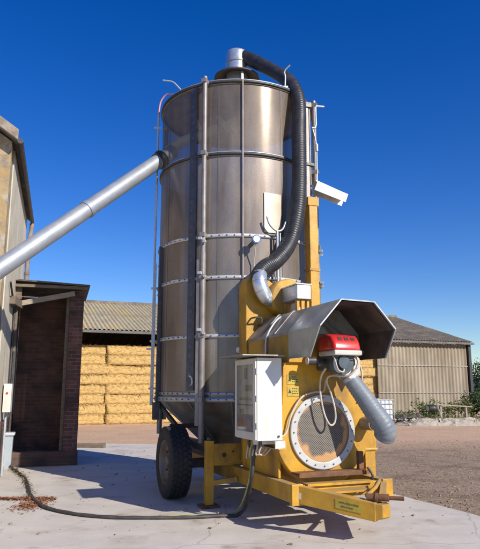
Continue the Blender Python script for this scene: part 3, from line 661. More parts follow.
# hanging beige cable loop in front of ring and conduit from cabinet round the ring
b = MB(); b.tube(smooth_path([(-.12, -3.05, 1.72), (-.13, -2.95, 1.62), (-.115, -2.90, 1.45), (-.07, -2.90, 1.22), (.0, -2.90, 1.10), (.06, -2.90, 1.13), (.07, -2.90, 1.25), (.02, -2.90, 1.45), (-.04, -2.92, 1.58), (-.03, -3.0, 1.64), (.10, -3.16, 1.64), (.20, -3.2, 1.74)], 8), .0115, 8); b.build('cable_loop', CONDUIT, DR)
b = MB(); b.tube(smooth_path([(-.58, -2.80, .99), (-.53, -2.81, .99), (-.48, -2.80, 1.06), (-.43, -2.80, 1.22), (-.30, -2.80, 1.40), (-.14, -2.80, 1.46), (-.02, -2.80, 1.47), (.0, -2.83, 1.6)], 8), .012, 8); b.build('fan_conduit', CONDUIT, DR)
b = MB(); b.tube(smooth_path([(.02, -1.99, 2.47), (-.10, -2.06, 2.42), (-.26, -2.15, 2.37), (-.40, -2.22, 2.24), (-.468, -2.22, 2.10), (-.47, -2.2, 1.9)], 8), .013, 8); b.build('white_conduit', GALVW, DR)

# control cabinet
b = MB(); b.box((-.72, -2.52, .94), (-.42, -1.90, 1.83)); CAB = b.build('control_cabinet', WHITEP, DR, bevel=.008)
fx = -.722
b = MB()
b.box((fx - .018, -2.515, .95), (fx, -2.455, 1.82)); b.box((fx - .018, -1.965, .95), (fx, -1.905, 1.82)); b.box((fx - .018, -2.455, .95), (fx, -1.965, 1.03)); b.box((fx - .018, -2.455, 1.76), (fx, -1.965, 1.82))
DOOR = b.build('cabinet_door', CREAM, CAB, bevel=.004)
b = MB(); b.box((fx - .006, -2.455, 1.03), (fx - .001, -1.965, 1.76)); b.build('instrument_panel', M('grey_instrument_board', (.36, .35, .36), (.44, .43, .42), 4, rough=.5, dirt=(.36, .30, .24), dscale=3), CAB)
itm = MB()
for i, (y, z, w_, h_) in enumerate([(-2.36, 1.66, .10, .12), (-2.22, 1.66, .09, .12), (-2.08, 1.66, .09, .12), (-2.30, 1.50, .20, .07), (-2.08, 1.50, .10, .06), (-2.22, 1.38, .36, .03), (-2.30, 1.24, .18, .05), (-2.10, 1.24, .12, .05), (-2.34, 1.13, .12, .10), (-2.07, 1.11, .14, .10)]):
    itm = MB(); itm.box((fx - .010, y - w_ / 2, z - h_ / 2), (fx - .0065, y + w_ / 2, z + h_ / 2)); itm.build('dial_plate', [M('pale_plate', (.45, .44, .42), rough=.5), INK, M('orange_paper', (.5, .26, .12), rough=.7)][2 if i == 9 else i % 2], CAB)
for i in range(14):
    y, z = -2.42 + .033 * i, 1.315; itm = MB(); itm.tube([(fx - .0065, y, z), (fx - .013, y, z)], .009, 8); itm.build('switch', INK, CAB)
b = MB(); b.box((fx - .016, -2.455, 1.03), (fx - .0135, -1.965, 1.76))
GL = bpy.data.materials.new('cabinet_glazing'); GL.use_nodes = True; gp = GL.node_tree.nodes['Principled BSDF']; gp.inputs['Transmission Weight'].default_value = 1; gp.inputs['Specular IOR Level'].default_value = .3; gp.inputs['Roughness'].default_value = .04; gp.inputs['IOR'].default_value = 1.45; gp.inputs['Base Color'].default_value = (.85, .87, .88, 1)
b.build('door_glazing', GL, CAB)
b = MB(); b.box((-.92, -2.60, 1.842), (-.415, -1.84, 1.858)); b.build('rain_shield', DGALV, CAB, bevel=.003)
b = MB(); b.box((-.70, -2.40, .895), (-.45, -2.35, .938)); b.box((-.52, -2.545, .86), (-.40, -2.535, .938)); b.quad((-.52, -2.54, .86), (-.40, -2.54, .82), (-.40, -2.0, .82), (-.52, -2.0, .86)); b.build('cabinet_bracket', GALVW, CAB)
b = MB()
for i in range(6):
    y = -2.42 + i * .08; x = -.64 + .03 * (i % 2); b.tube([(x, y, .94), (x, y, .87 - .02 * (i % 3))], .016, 10)
b.split('cable_gland', DARKM, CAB)
b = MB()
for i in range(5):
    y = -2.40 + i * .09; x = -.62; b.tube(smooth_path([(x, y, .88), (x - .02, y + .02, .80 - .02 * i), (x + .06, y + .05, .78), (x + .12, y + .03, .84)], 5), .010, 6)
b.split('cabinet_cable', CONDUIT, CAB)
b = MB(); b.tube([(-.47, -2.525, .985), (-.47, -2.535, .985)], .012, 10); b.build('cabinet_lock', DARKM, CAB)
for z in (1.10, 1.39, 1.68):
    b = MB(); b.tube([(-.729, -2.524, z - .03), (-.729, -2.524, z + .03)], .009, 10); b.build('hinge', GALV, CAB)
b = MB(); b.box((-.572, -2.735, 1.33), (-.49, -2.69, 1.37)); b.box((-.75, -2.45, .905), (-.50, -2.38, .935)); b.split('cabinet_strut', YEL, DR)

CAB.location = (-.152, -.345, .005)
# chassis
b = MB()
for sx in (-1, 1):
    b.box((sx * .55 - .05, -3.10, .34), (sx * .55 + .05, 1.25, .52))
    b.box((sx * .55 - .065, -3.16, .32), (sx * .55 + .065, -3.102, .53))
b.box((-.499, -3.06, .36), (.499, -2.96, .50)); b.box((-.499, 1.1, .36), (.499, 1.2, .50)); b.box((-.499, -2.10, .37), (.499, -2.0, .49))
CH = b.build('chassis_frame', YEL, DR, bevel=.006)
b = MB(); b.box((-.86, -1.42, .53), (-.47, -1.34, .80)); b.box((.47, -1.42, .53), (.86, -1.34, .80)); b.box((-.47, -1.415, .53), (.47, -1.345, .79)); b.build('cross_member', YELD, CH, bevel=.006)
b = MB(); b.tube([(-.72, -1.425, .66), (-.72, -1.428, .66)], .028, 16); b.tube([(-.60, -1.425, .70), (-.60, -1.428, .70)], .012, 10); b.split('bolt_hole', INK, CH)
for sx in (-1, 1):
    b = MB(); b.prism([(sx * .505, -1.585), (sx * .505, -2.66), (sx * .53, -2.66), (sx * .53, -1.585)], .525, .92, 'XY'); b.build('side_plate', YEL, CH)
    b = MB(); b.bar((sx * .86, -1.40, .32), (sx * .60, -1.60, .38), .05, .06); b.build('lower_brace', YELD, CH)
    b = MB(); b.prism([(sx * .62, .53), (sx * .50, .53), (sx * .50, .36), (sx * .555, .36)], -1.44, -1.425); b.build('gusset', YELD, CH)
b = MB(); b.box((-.50, -1.58, .56), (.50, -1.46, .90)); b.build('front_plate', YELD, CH, bevel=.006)
# jack legs
for sx in (-1, 1):
    b = MB(); b.box((sx * .91 - .05, -1.43, .06), (sx * .91 + .05, -1.33, .84)); J = b.build('jack_leg', YEL, DR, bevel=.006)
    b = MB(); b.box((sx * .91 - .12, -1.49, GZ), (sx * .91 + .12, -1.27, .06)); b.build('jack_foot', RUST, J, bevel=.004)
    b = MB(); b.tube([(sx * .91, -1.38, .84), (sx * .91, -1.38, .88)], .035, 12); b.build('jack_cap', DARKM, J)
# drawbar A-frame
b = MB()
b.add([(-.56, -3.13, .34), (-.50, -3.10, .34), (.05, -3.72, .25), (-.05, -3.80, .25), (-.56, -3.13, .52), (-.50, -3.10, .52), (.05, -3.72, .42), (-.05, -3.80, .42)],
      [(0, 1, 2, 3), (4, 7, 6, 5), (0, 3, 7, 4), (1, 5, 6, 2), (0, 4, 5, 1), (3, 2, 6, 7)])
b.add([(.56, -3.13, .36), (.48, -3.13, .36), (.045, -3.70, .27), (.11, -3.76, .27), (.56, -3.13, .51), (.48, -3.13, .51), (.045, -3.70, .415), (.11, -3.76, .415)],
      [(0, 3, 2, 1), (4, 5, 6, 7), (0, 4, 7, 3), (1, 2, 6, 5), (0, 1, 5, 4), (3, 7, 6, 2)])
b.add([(-.052, -3.79, .26), (.115, -3.75, .26), (.10, -3.83, .29), (.0, -3.85, .29), (-.052, -3.79, .415), (.115, -3.75, .415), (.10, -3.83, .41), (.0, -3.85, .41)],
      [(0, 1, 2, 3), (4, 7, 6, 5), (0, 3, 7, 4), (1, 5, 6, 2), (3, 2, 6, 7), (0, 4, 5, 1)])
DB = b.build('drawbar', YEL, DR, bevel=.006)
b = MB(); b.box((-.40, -3.10, .49), (.40, -2.98, .515)); b.box((-.25, -3.3, .44), (.25, -3.11, .46)); b.build('drawbar_plate', YEL, DB)
b = MB(); b.tube([(-.06, -3.68, .46), (.09, -3.83, .465)], .034, 14); b.tube([(.09, -3.83, .465), (.19, -3.93, .468)], .020, 12); b.tube([(.0, -3.74, .46), (.015, -3.755, .46)], .046, 14); b.build('hitch_pin', RUST, DB)
b = MB(); b.tube([(-.06, -3.68, .47), (.20, -3.45, .505), (.42, -3.2, .53)], .02, 8); b.build('brake_rod', YELD, DB)
b = MB(); b.tube(smooth_path([(.40, -3.0, .64), (.43, -3.05, .56), (.42, -3.02, .48)], 4), .014, 8); b.build('pin_lever', DARKM, DB)
# sticker on outer face of left arm
p0, p1 = Vector((-.56, -3.13, 0)), Vector((-.05, -3.80, 0)); dv = (p1 - p0); nv = Vector((dv.y, -dv.x, 0)).normalized()
if nv.x > 0: nv = -nv
def dq(t, h, o): 
    zlo, zhi = .34 + (.25 - .34) * t, .52 + (.42 - .52) * t
    return p0 + dv * t + nv * o + Vector((0, 0, zlo + (zhi - zlo) * h))
b = MB(); b.quad(dq(.52, .28, .004), dq(.84, .28, .004), dq(.84, .80, .004), dq(.52, .80, .004)); b.mi = 1
r = random.Random(9)
for row, h in enumerate((.60, .40)):
    t = .57 if row == 0 else .59
    while t < (.80 if row == 0 else .74):
        dt = r.uniform(.006, .022); h2 = h + r.uniform(0, .03); b.quad(dq(t, h, .0065), dq(t + dt, h, .0065), dq(t + dt, h2 + .07, .0065), dq(t, h2 + .07, .0065)); t += dt + r.choice((.004, .005, .012))
b.build('drawbar_sticker', [LABELY, M('faded_ink', (.16, .12, .03), rough=.5)], DB, solid=.002)
b = MB(); p = dq(.06, .5, 0); b.quad(dq(.02, .28, .002), dq(.075, .28, .002), dq(.075, .62, .002), dq(.02, .62, .002)); b.build('plate_tag', CREAM, DB, solid=.002)
# axle, struts, wheels
b = MB(); b.box((-1.0, -.66, .42), (1.0, -.54, .54)); b.box((-.50, -.70, .44), (-.40, .9, .60)); b.box((.40, -.70, .44), (.50, .9, .60)); b.split('axle', DARKM, DR, bevel=.01)
b = MB()
for sx in (-1, 1):
    b.bar((sx * 1.27, .02, 1.32), (sx * .95, -.45, .80), .05, .05); b.bar((sx * .95, -.45, .80), (sx * .6, -.58, .56), .05, .05)
    b.bar((sx * .92, -.72, 1.33), (sx * .62, -.62, .62), .04, .04); b.bar((sx * 1.15, .52, 1.33), (sx * .6, .2, .6), .04, .04); b.bar((sx * 1.30, -.06, 1.30), (sx * 1.30, -.06, 1.05), .09, .09); b.bar((sx * 1.2, -.52, .98), (sx * .5, -.42, .98), .04, .06)
b.split('support_strut', DARKM, DR)
b = MB(); b.bar((-.55, -1.1, .62), (-.55, 1.15, .62), .08, .2); b.bar((.55, -1.1, .62), (.55, 1.15, .62), .08, .2); b.split('subframe_beam', DARKM, DR)
wx, wy, wz, wr = -1.165, -.60, .51, .48
def wheel(sx):
    root = MB(); hx = wx
    root.lathe([(0, hx - .10), (.07, hx - .10), (.085, hx - .06), (.12, hx - .05), (.12, hx + .08), (0, hx + .08)], c=(0, wy, wz), axis='X', n=24, smooth=False)
    W = root.build('wheel', RIMM, DR, origin=(wx, wy, wz))
    t = MB()
    t.lathe([(.285, -.125), (.31, -.142), (.37, -.150), (.425, -.143), (.452, -.125), (.462, -.10), (.466, 0), (.462, .10), (.452, .125), (.425, .143), (.37, .150), (.31, .142), (.285, .125)], axis='X', n=64)
    n = 40
    for k in range(n):
        for lane, (xa, xb) in enumerate(((-.128, -.072), (-.060, -.006), (.006, .060), (.072, .128))):
            a = 2 * PI * (k + (.5 if lane % 2 else 0) + (.12 if lane > 1 else 0)) / n
            Rm_ = Matrix.Rotation(a, 4, 'X'); sh = .010 * (1 if lane % 2 else -1)
            hw = .026
            x0_, x1_ = xa, xb; zt = .478 if 0 < lane < 3 else .472
            V = [Vector(p) for p in ((x0_, -hw + sh, .44), (x1_, -hw - sh, .44), (x1_, hw - sh, .44), (x0_, hw + sh, .44), (x0_, -hw + sh, zt), (x1_, -hw - sh, zt), (x1_, hw - sh, zt), (x0_, hw + sh, zt))]
            t.add([Rm_ @ v for v in V], [(0, 3, 2, 1), (4, 5, 6, 7), (0, 1, 5, 4), (1, 2, 6, 5), (2, 3, 7, 6), (3, 0, 4, 7)])
    t.build('tyre', TYREM, W)
    t = MB(); t.lathe([(.295, -.13), (.28, -.125), (.262, -.10), (.25, -.06), (.20, -.035), (.13, -.05), (.12, -.03), (0, -.03)], axis='X', n=48); t.lathe([(.29, .128), (.27, .10), (.25, .02), (.13, .0), (0, .0)], axis='X', n=48); t.build('rim', RIMM, W)
    t = MB()
    for k in range(8):
        a = 2 * PI * k / 8; t.tube([(-.05, .165 * math.cos(a), .165 * math.sin(a)), (-.075, .165 * math.cos(a), .165 * math.sin(a))], .016, 6)
    t.split('wheel_nut', RUST, W)
    return W
W1 = wheel(-1)
W2 = copy_tree(W1, DR); W2.location = (-wx, wy, wz); W2.rotation_euler = (0, 0, PI)

# ================================================================== FEED AUGER TUBE
P0 = Vector((-1.12, 9.40, 5.36)); P1 = Vector((-3.0, 7.36, 2.98)); dv = (P1 - P0).normalized(); P2 = P1 + dv * 3.0
FE = empty('auger_tube', (P2.x, P2.y, 0), 0, 'long galvanised auger tube slanting up into the left side of the bin', 'auger')
off = Vector((P2.x, P2.y, 0))
b = MB(); b.tube([P0 - off, P0 + (P2 - P0) * .5 - off, P2 - off], .117, 32); TU = b.build('tube', PIPE, FE)
b = MB(); t0 = P0 + (P1 - P0).normalized() * 2.06
for q in (t0, P1 + dv * 1.2): b.tube([q - dv * .035 - off, q + dv * .035 - off], .129, 32)
b.split('joint_collar', PIPE, TU)
b = MB(); q = P0 + dv * .36; b.tube([q - dv * .05 - off, q + dv * .05 - off], .134, 32); b.tube([q - dv * .065 - off, q - dv * .052 - off], .15, 32); b.split('inlet_flange', DARKM, FE)
b = MB(); q = P2 - off
b.box((q.x - .35, q.y - .35, q.z - .45), (q.x + .35, q.y + .35, q.z - .40)); 
for sx, sy in ((-1, 0), (1, 0), (0, -1), (0, 1)):
    b.bar((q.x + sx * .35, q.y + sy * .35, q.z - .40), (q.x + sx * .45, q.y + sy * .45, q.z + .1), .75 if sy == 0 else .75, .02, up=(sx, sy, 0))
b.build('intake_hopper', GALV, FE)
b = MB()
for sx in (-1, 1):
    for sy in (-1, 1): b.bar((q.x + sx * .3, q.y + sy * .3, q.z - .45), (q.x + sx * .42, q.y + sy * .42, GZ), .05)
b.split('hopper_leg', DARKM, FE)

# ================================================================== POWER CABLE, LEAVES, LITTER
cp = [(-4.20, 11.55), (-3.95, 11.10), (-3.55, 10.35), (-3.18, 9.45), (-2.86, 8.65), (-2.45, 7.90), (-1.97, 7.47), (-1.49, 7.27), (-1.03, 7.24), (-.57, 7.26), (-.24, 7.34), (-.04, 7.38)]
path = [(x, y, GZ + .022) for x, y in cp]
e = Vector((CX, CY, 0)) + Matrix.Rotation(PSI, 3, 'Z') @ Vector((-.76, -2.52, .86))
path += [(e.x - .09, 7.40, .16), (e.x - .03, e.y - .02, .55), (e.x, e.y, .86)]
b = MB(); b.tube(smooth_path([(-4.26, 11.60, .10)] + path, 8), lambda i, m: .021 + .002 * math.sin(i * 1.3), 10)
tag(b.build('power_cable', CABLEM), 'thick dark power cable curving over the concrete to the white control cabinet', 'cable')
b = MB(); b.tube(smooth_path([(-.9, 7.36, GZ + .012), (-.55, 7.42, GZ + .012), (-.22, 7.44, GZ + .014), (-.02, 7.46, .10), (e.x - .06, e.y + .03, .5), (e.x - .03, e.y + .05, .86)], 8), .009, 8)
tag(b.build('earth_wire', M('green_yellow_wire', (.30, .33, .09), (.36, .36, .12), 8, rough=.5)), 'thin green and yellow wire running beside the thick power cable', 'wire')

def leaf_cloud(name, mat, n, fn, size, label=None, cat=None, kind=None, rnd=3, flat=.4):
    r = random.Random(rnd); b = MB()
    for i in range(n):
        c, s_ = fn(r); s_ *= size * r.uniform(.6, 1.4)
        a = r.uniform(0, 2 * PI); t = r.uniform(-flat, flat); u = Vector((math.cos(a), math.sin(a), r.uniform(-flat, flat))).normalized(); v = Vector((-math.sin(a), math.cos(a), t)).normalized()
        c = Vector(c); b.add([c - u * s_, c - v * s_ * .45, c + u * s_, c + v * s_ * .45 + Vector((0, 0, s_ * .25))], [(0, 1, 2, 3)])
    o = b.build(name, mat, fixn=False)
    return tag(o, label, cat, None, kind)
def leaves(r):
    k = r.random()
    if k < .62:   # drift along the cable and off to the left
        x = -3.5 + 1.0 * r.random(); return (x + r.gauss(0, .03), 8.50 - .05 * (x + 3) + r.gauss(0, .05), GZ + .005 + abs(r.gauss(0, .012))), 1
    return (-2.66 + r.gauss(0, .09), 8.12 + r.gauss(0, .20), GZ + .005 + abs(r.gauss(0, .010))), 1
leaf_cloud('fallen_leaves', LEAFRUST, 1500, leaves, .022, 'drift of rust brown dead leaves caught against the cable on the concrete', 'leaves', 'stuff')
def moss(r):
    t = r.random(); i = min(int(t * 4), 3); f = t * 4 - i; x = cp[i][0] + (cp[i + 1][0] - cp[i][0]) * f; y = cp[i][1] + (cp[i + 1][1] - cp[i][1]) * f
    return (x + r.gauss(0, .035), y + r.gauss(0, .06), GZ + .01 + abs(r.gauss(0, .015))), 1
leaf_cloud('dry_leaf_litter', M('tan_litter', (.26, .20, .10), (.16, .13, .06), 40, rough=.9), 420, moss, .022, 'tan leaf litter lying along the first bend of the cable', 'leaf litter', 'stuff', 5)
def litter(r): 
    return (r.uniform(-6, 3.6), r.uniform(3.2, 15.5), GZ + .004), r.choice((.6, 1, 1.6))
lit = random.Random(12); b = MB()
for i in range(420):
    x, y = lit.uniform(-6, 3.2), lit.uniform(3.5, 16)
    if x > 3.9 - (y - 4.6) * .394 - .1: continue
    s_ = lit.choice((.006, .008, .012, .02)) ; h = s_ * .7; a = lit.uniform(0, PI)
    b.box((-s_, -s_ * .6, 0), (s_, s_ * .6, h), Matrix.Translation((x, y, GZ + .001)) @ Matrix.Rotation(a, 4, 'Z'))
tag(b.build('concrete_litter', CHIP), 'small chips and crumbs of dirt scattered over the concrete', 'litter', kind='stuff')
# clods and chips on the churned dirt to the right
b = MB(); r = random.Random(21)
for i in range(3000):
    y = 6.5 + 12 * r.random() ** 1.3; xe = 3.9 - (y - 4.6) * .394
    x = xe + .05 + r.random() ** 1.2 * (8.5 if y > 10 else 5)
    s_ = r.choice((.008, .010, .013, .02)) * r.uniform(.7, 1.3)
    q = Matrix.Translation((x, y, s_ * .25)) @ Matrix.Rotation(r.uniform(0, 6.3), 4, 'Z') @ Matrix.Rotation(r.uniform(-.5, .5), 4, 'X')
    V = [q @ Vector((dx * s_ * r.uniform(.7, 1.5), dy * s_ * r.uniform(.5, 1), dz * s_ * .7)) for dx, dy, dz in ((1, 0, 0), (-1, 0, 0), (0, 1, 0), (0, -1, 0), (0, 0, 1), (0, 0, -1))]
    b.add(V, [(0, 2, 4), (2, 1, 4), (1, 3, 4), (3, 0, 4), (2, 0, 5), (1, 2, 5), (3, 1, 5), (0, 3, 5)])
tag(b.build('dirt_clods', CLOD), 'crumbly clods of brown earth spread on the yard beside the concrete', 'clods', kind='stuff')
b = MB(); r = random.Random(22)
for i in range(2600):
    y = 6.5 + 11.5 * r.random() ** 1.2; xe = 3.9 - (y - 4.6) * .394
    x = xe - .10 + r.random() ** 1.3 * 8; s_ = r.uniform(.010, .034); a = r.uniform(0, PI)
    b.bar((x - s_ * math.cos(a), y - s_ * math.sin(a), .006 + .012 * r.random()), (x + s_ * math.cos(a), y + s_ * math.sin(a), .006 + .012 * r.random()), .007, .004)
tag(b.build('wood_chips', CHIP), 'pale wood chips and straw bits strewn over the brown earth', 'wood chips', kind='stuff')

# ================================================================== STONE BARN AND BRICK LEAN-TO (left)
dB = Vector((-.287, .958, 0)).normalized(); nB = Vector((.958, .287, 0)).normalized()
SB_ANG = math.atan2(nB.y, nB.x)
W0 = Vector((-3.69, 9.2, 0))
SB = empty('stone_barn', W0, SB_ANG, 'old stone barn with orange lichen on its gable, at the left edge', 'barn')
# local: x along nB (to the right), y along dB (away)
Lb, Hb, Wb = 4.75, 5.45, 7.0
b = MB(); ridge = 2.35
b.prism([(-Wb, -.3), (-.02, -.3), (-.02, Hb), (-Wb / 2, Hb + ridge), (-Wb, Hb)], .0, .40); b.build('gable_wall', STONE, SB)
b = MB(); b.box((-.42, .401, .95), (-.0, Lb, Hb)); b.build('side_wall', RENDERW, SB)
b = MB(); b.box((-.40, .401, -.2), (.015, Lb - .02, .95)); b.build('brick_plinth', BRICKP, SB)
b = MB(); b.prism([(-Wb, -.3), (-.43, -.3), (-.43, Hb - .1), (-Wb / 2, Hb + ridge - .2), (-Wb, Hb - .1)], Lb - .4, Lb - .01); b.box((-Wb, .41, -.3), (-Wb + .4, Lb - .41, Hb - .05)); b.build('rear_wall', STONE, SB)
b = MB()
sl_ = ridge / (Wb / 2)
for sgn in (1,):
    b.prism([(.07, Hb - .07 * sl_ + .02), (-Wb / 2, Hb + ridge + .06), (-Wb / 2, Hb + ridge + .20), (.07, Hb - .07 * sl_ + .14)], -.18, Lb + .10)
b.prism([(-Wb - .2, Hb - .20 * sl_ + .02), (-Wb / 2 - .001, Hb + ridge + .06), (-Wb / 2 - .001, Hb + ridge + .22), (-Wb - .2, Hb - .20 * sl_ + .16)], -.18, Lb + .10)
RF = b.build('roof', SLATE, SB)
b = MB(); b.prism([(.085, Hb - .08 * sl_ + .0), (-Wb / 2, Hb + ridge + .03), (-Wb / 2, Hb + ridge + .22), (.085, Hb - .08 * sl_ + .17)], -.26, -.181); b.build('verge_board', M('grey_verge', (.36, .31, .25), (.20, .17, .135), 5, rough=.95, bump=.8, bscale=12, dirt=(.40, .24, .10), dscale=3, dlo=.52, dhi=.64), RF)
b = MB(); b.tube([(.115, -.12, Hb - .02), (.115, Lb + .1, Hb - .05)], .045, 14); b.build('gutter', DARKM, SB)
b = MB(); b.tube([(.115, Lb + .02, Hb - .10), (.11, Lb, Hb - .3), (.08, Lb - .05, Hb - .5), (.07, Lb - .05, 3.2)], .05, 12)
for z in (3.6, 4.1, 4.6): b.tube([(.08, Lb - .05, z), (.08, Lb - .05, z + .06)], .062, 12)
b.build('downpipe', M('rusty_pipe', (.17, .13, .11), (.28, .22, .18), 6, rough=.8), SB)
b = MB(); b.bar((.05, 1.4, 3.05), (.10, 2.9, 3.15), .10, .14); b.bar((.06, 2.5, 2.2), (.06, 2.5, 3.1), .05, .05); b.build('wall_beam', OLDWOOD, SB)
b = MB(); b.tube(smooth_path([(.03, 1.0, 3.3), (.06, 1.8, 3.0), (.05, 2.5, 3.05), (.05, 2.6, 2.6), (.05, 2.65, 1.0)], 6), .018, 8); b.tube([(.03, 2.35, .95), (.03, 2.35, 3.2)], .022, 8); b.build('wall_cable', DARKM, SB)
# meter box on the wall, pedestal on the ground
bx = empty('meter_box', W0 + nB * .02 + dB * 1.45 + Vector((0, 0, 1.10)), SB_ANG, 'white electric meter box fixed low on the barn wall at the left edge', 'meter box')
b = MB(); b.box((0, -.17, 0), (.13, .17, .48)); BXB = b.build('box_body', WHITEP, bx, bevel=.008)
b = MB(); b.tube([(.06, -.171, .32), (.06, -.178, .32)], .02, 12); b.build('red_lamp', RED, bx)
b = MB(); b.tube([(.05, .0, 0), (.05, .0, -1.05)], .02, 8); b.build('conduit', ELEC, bx)
pd = empty('cable_pedestal', (-4.40, 11.70, GZ), SB_ANG, 'pale blue plastic cable pedestal standing where the cable starts, by the lean-to', 'pedestal')
b = MB(); b.prism([(-.10, 0), (.10, 0), (.115, .60), (-.115, .60)], -.11, .11); b.build('body', ELEC, pd, bevel=.01)
b = MB(); b.box((-.14, -.14, .60), (.14, .14, .655)); b.build('lid', M('pale_lid', (.5, .53, .55), rough=.45), pd, bevel=.012)
b = MB(); b.tube(smooth_path([(-.02, -.13, .05), (-.05, -.16, .35), (-.06, -.15, .75), (-.10, -.1, .95), (-.14, 0, 1.0)], 6), .018, 8); b.build('pedestal_cable', CONDUIT, pd)

# lean-to
s0, s1, a1, zt = 2.85, 4.40, 1.09, 3.50
LT = empty('brick_lean_to', W0 + dB * s0, SB_ANG, 'dark open fronted brick lean-to with a low front kerb against the stone barn', 'lean-to')
D = s1 - s0
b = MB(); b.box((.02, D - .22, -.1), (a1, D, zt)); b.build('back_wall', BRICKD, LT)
b = MB(); b.box((a1 - .01, .12, -.1), (a1 + .22, D, zt - .02)); b.build('side_wall', BRICKP, LT)
b = MB(); b.box((a1 - .03, -.12, .30), (a1 + .24, .119, zt - .03)); b.build('pillar', BRICKP, LT)
b = MB(); b.box((.03, -.14, -.1), (a1 + .26, .20, .295)); b.build('front_kerb', brick_mat('grimy_kerb_brick', (.15, .075, .055), (.09, .05, .04), (.12, .10, .085), dirt=(.05, .04, .035)), LT, bevel=.015)
b = MB(); M4 = Matrix.Translation((0, 0, zt)); b.add([(-.06, -.30, zt + .10), (a1 + .34, -.30, zt + .04), (a1 + .34, D + .1, zt + .01), (-.06, D + .1, zt + .07), (-.06, -.30, zt + .13), (a1 + .34, -.30, zt + .075), (a1 + .34, D + .1, zt + .045), (-.06, D + .1, zt + .11)], [(0, 1, 2, 3), (4, 7, 6, 5), (0, 4, 5, 1), (1, 5, 6, 2), (2, 6, 7, 3), (3, 7, 4, 0)])
b.build('roof', SLATE, LT)
b = MB(); b.box((-.04, -.28, zt - .02), (a1 + .3, -.20, zt + .035)); b.box((.0, -.15, zt - .25), (.12, -.05, zt)); b.build('roof_beam', OLDWOOD, LT)
b = MB(); b.bar((.03, -.17, zt - .36), (a1 + .05, -.17, zt - .10), .05, .10); b.build('brace_plank', M('grey_plank', (.34, .29, .22), (.25, .21, .16), 5, rough=.9, stretch=(1, 6, 6)), LT)
b = MB(); b.box((a1 - .10, -.02, .30), (a1 - .035, .06, zt - .1)); b.build('door_frame', OLDWOOD, LT)
b = MB(); b.tube([(.06, -.10, .05), (.06, -.10, 2.5)], .03, 10); b.build('corner_pipe', DARKM, LT)
# planks on the ground beside the lean-to
for i, (x, y, l_, a) in enumerate(((-4.15, 16.1, 1.3, .15), (-3.75, 15.7, .7, -.2))):
    b = MB(); b.box((-l_ / 2, -.08, 0), (l_ / 2, .08, .07), Matrix.Rotation(a, 4, 'Z'))
    o = b.build('timber_offcut', OLDWOOD); o.location = (x, y, GZ + .001)
    tag(o, ['longer dark timber offcut lying on the pad edge behind the lean-to', 'short dark timber offcut lying beside the longer offcut behind the lean-to'][i], 'timber', 'timber offcuts by the lean-to')

# ================================================================== STRAW BARN
EB = Vector((.936, .353, 0)); BKB = Vector((-.353, .936, 0)); BANG = math.atan2(.353, .936)
E0 = Vector((12.25, 32.55, 0)) - EB * 28.5
BN = empty('straw_barn', E0, BANG, 'long open straw barn with corrugated cladding and fibre cement roof behind the dryer', 'barn')
LBN, SPAN, EH, RH = 28.5, 6.6, 4.0, 6.0
def corr(b, O, U, V, lu, lv, pitch, amp, n, rows=1, jit=0.0, sd=1):
    O, U, V, n = Vector(O), Vector(U).normalized(), Vector(V).normalized(), Vector(n).normalized()
    cnt = int(lu / pitch * 6); VV = []; r = random.Random(sd)
    for j in range(rows + 1):
        for i in range(cnt + 1):
            x = lu * i / cnt; VV.append(O + U * x + V * (lv * j / rows) + n * (amp * math.sin(2 * PI * x / pitch)))
    w_ = cnt + 1
    b.add(VV, [(j * w_ + i, j * w_ + i + 1, (j + 1) * w_ + i + 1, (j + 1) * w_ + i) for j in range(rows) for i in range(cnt)], True)
XS = 22.8     # where the roof covering changes / open bays end
sv = Vector((0, SPAN, RH - EH)); sn = Vector((0, -(RH - EH), SPAN)).normalized()
ln = sv.length
b = MB(); rows = 4; r = random.Random(3)
for j in range(rows):
    o_ = Vector((-.2, -.25, EH - .25 * (RH - EH) / SPAN)) + sv.normalized() * ((ln + .25) / rows * j) + sn * (.022 * (rows - j) % .05 + .012 * (j % 2))
    corr(b, o_, (1, 0, 0), sv, 17.7, (ln + .25) / rows + .12, .19, .034, sn, 1)
ROO = b.build('roof_open_bays', FIBRE, BN, solid=.012, rim=False)
b = MB()
for j in range(rows):
    o_ = Vector((17.52, -.25, EH - .25 * (RH - EH) / SPAN)) + sv.normalized() * ((ln + .25) / rows * j) + sn * (.03 + .008 * (j % 2))
    corr(b, o_, (1, 0, 0), sv, LBN - 17.35, (ln + .25) / rows + .12, .17, .024, sn, 1)
b.build('roof', FIBRER, BN, solid=.012, rim=False)
b = MB(); corr(b, (-.2, SPAN, RH), (1, 0, 0), (0, SPAN, -(RH - EH)), LBN + .4, ln, .5, .03, (0, RH - EH, SPAN), 1); b.build('rear_roof', FIBRER, BN, solid=.012, rim=False)
b = MB(); b.tube([(-.25, SPAN, RH + .04), (LBN + .25, SPAN, RH + .04)], .13, 10); b.build('ridge_cap', FIBRER, BN)
b = MB(); b.bar((-.2, -.28, EH - .12), (LBN + .22, -.28, EH - .14), .12, .11); b.build('gutter', M('gutter_grey', (.10, .10, .095), (.16, .15, .14), 3, rough=.8), BN)
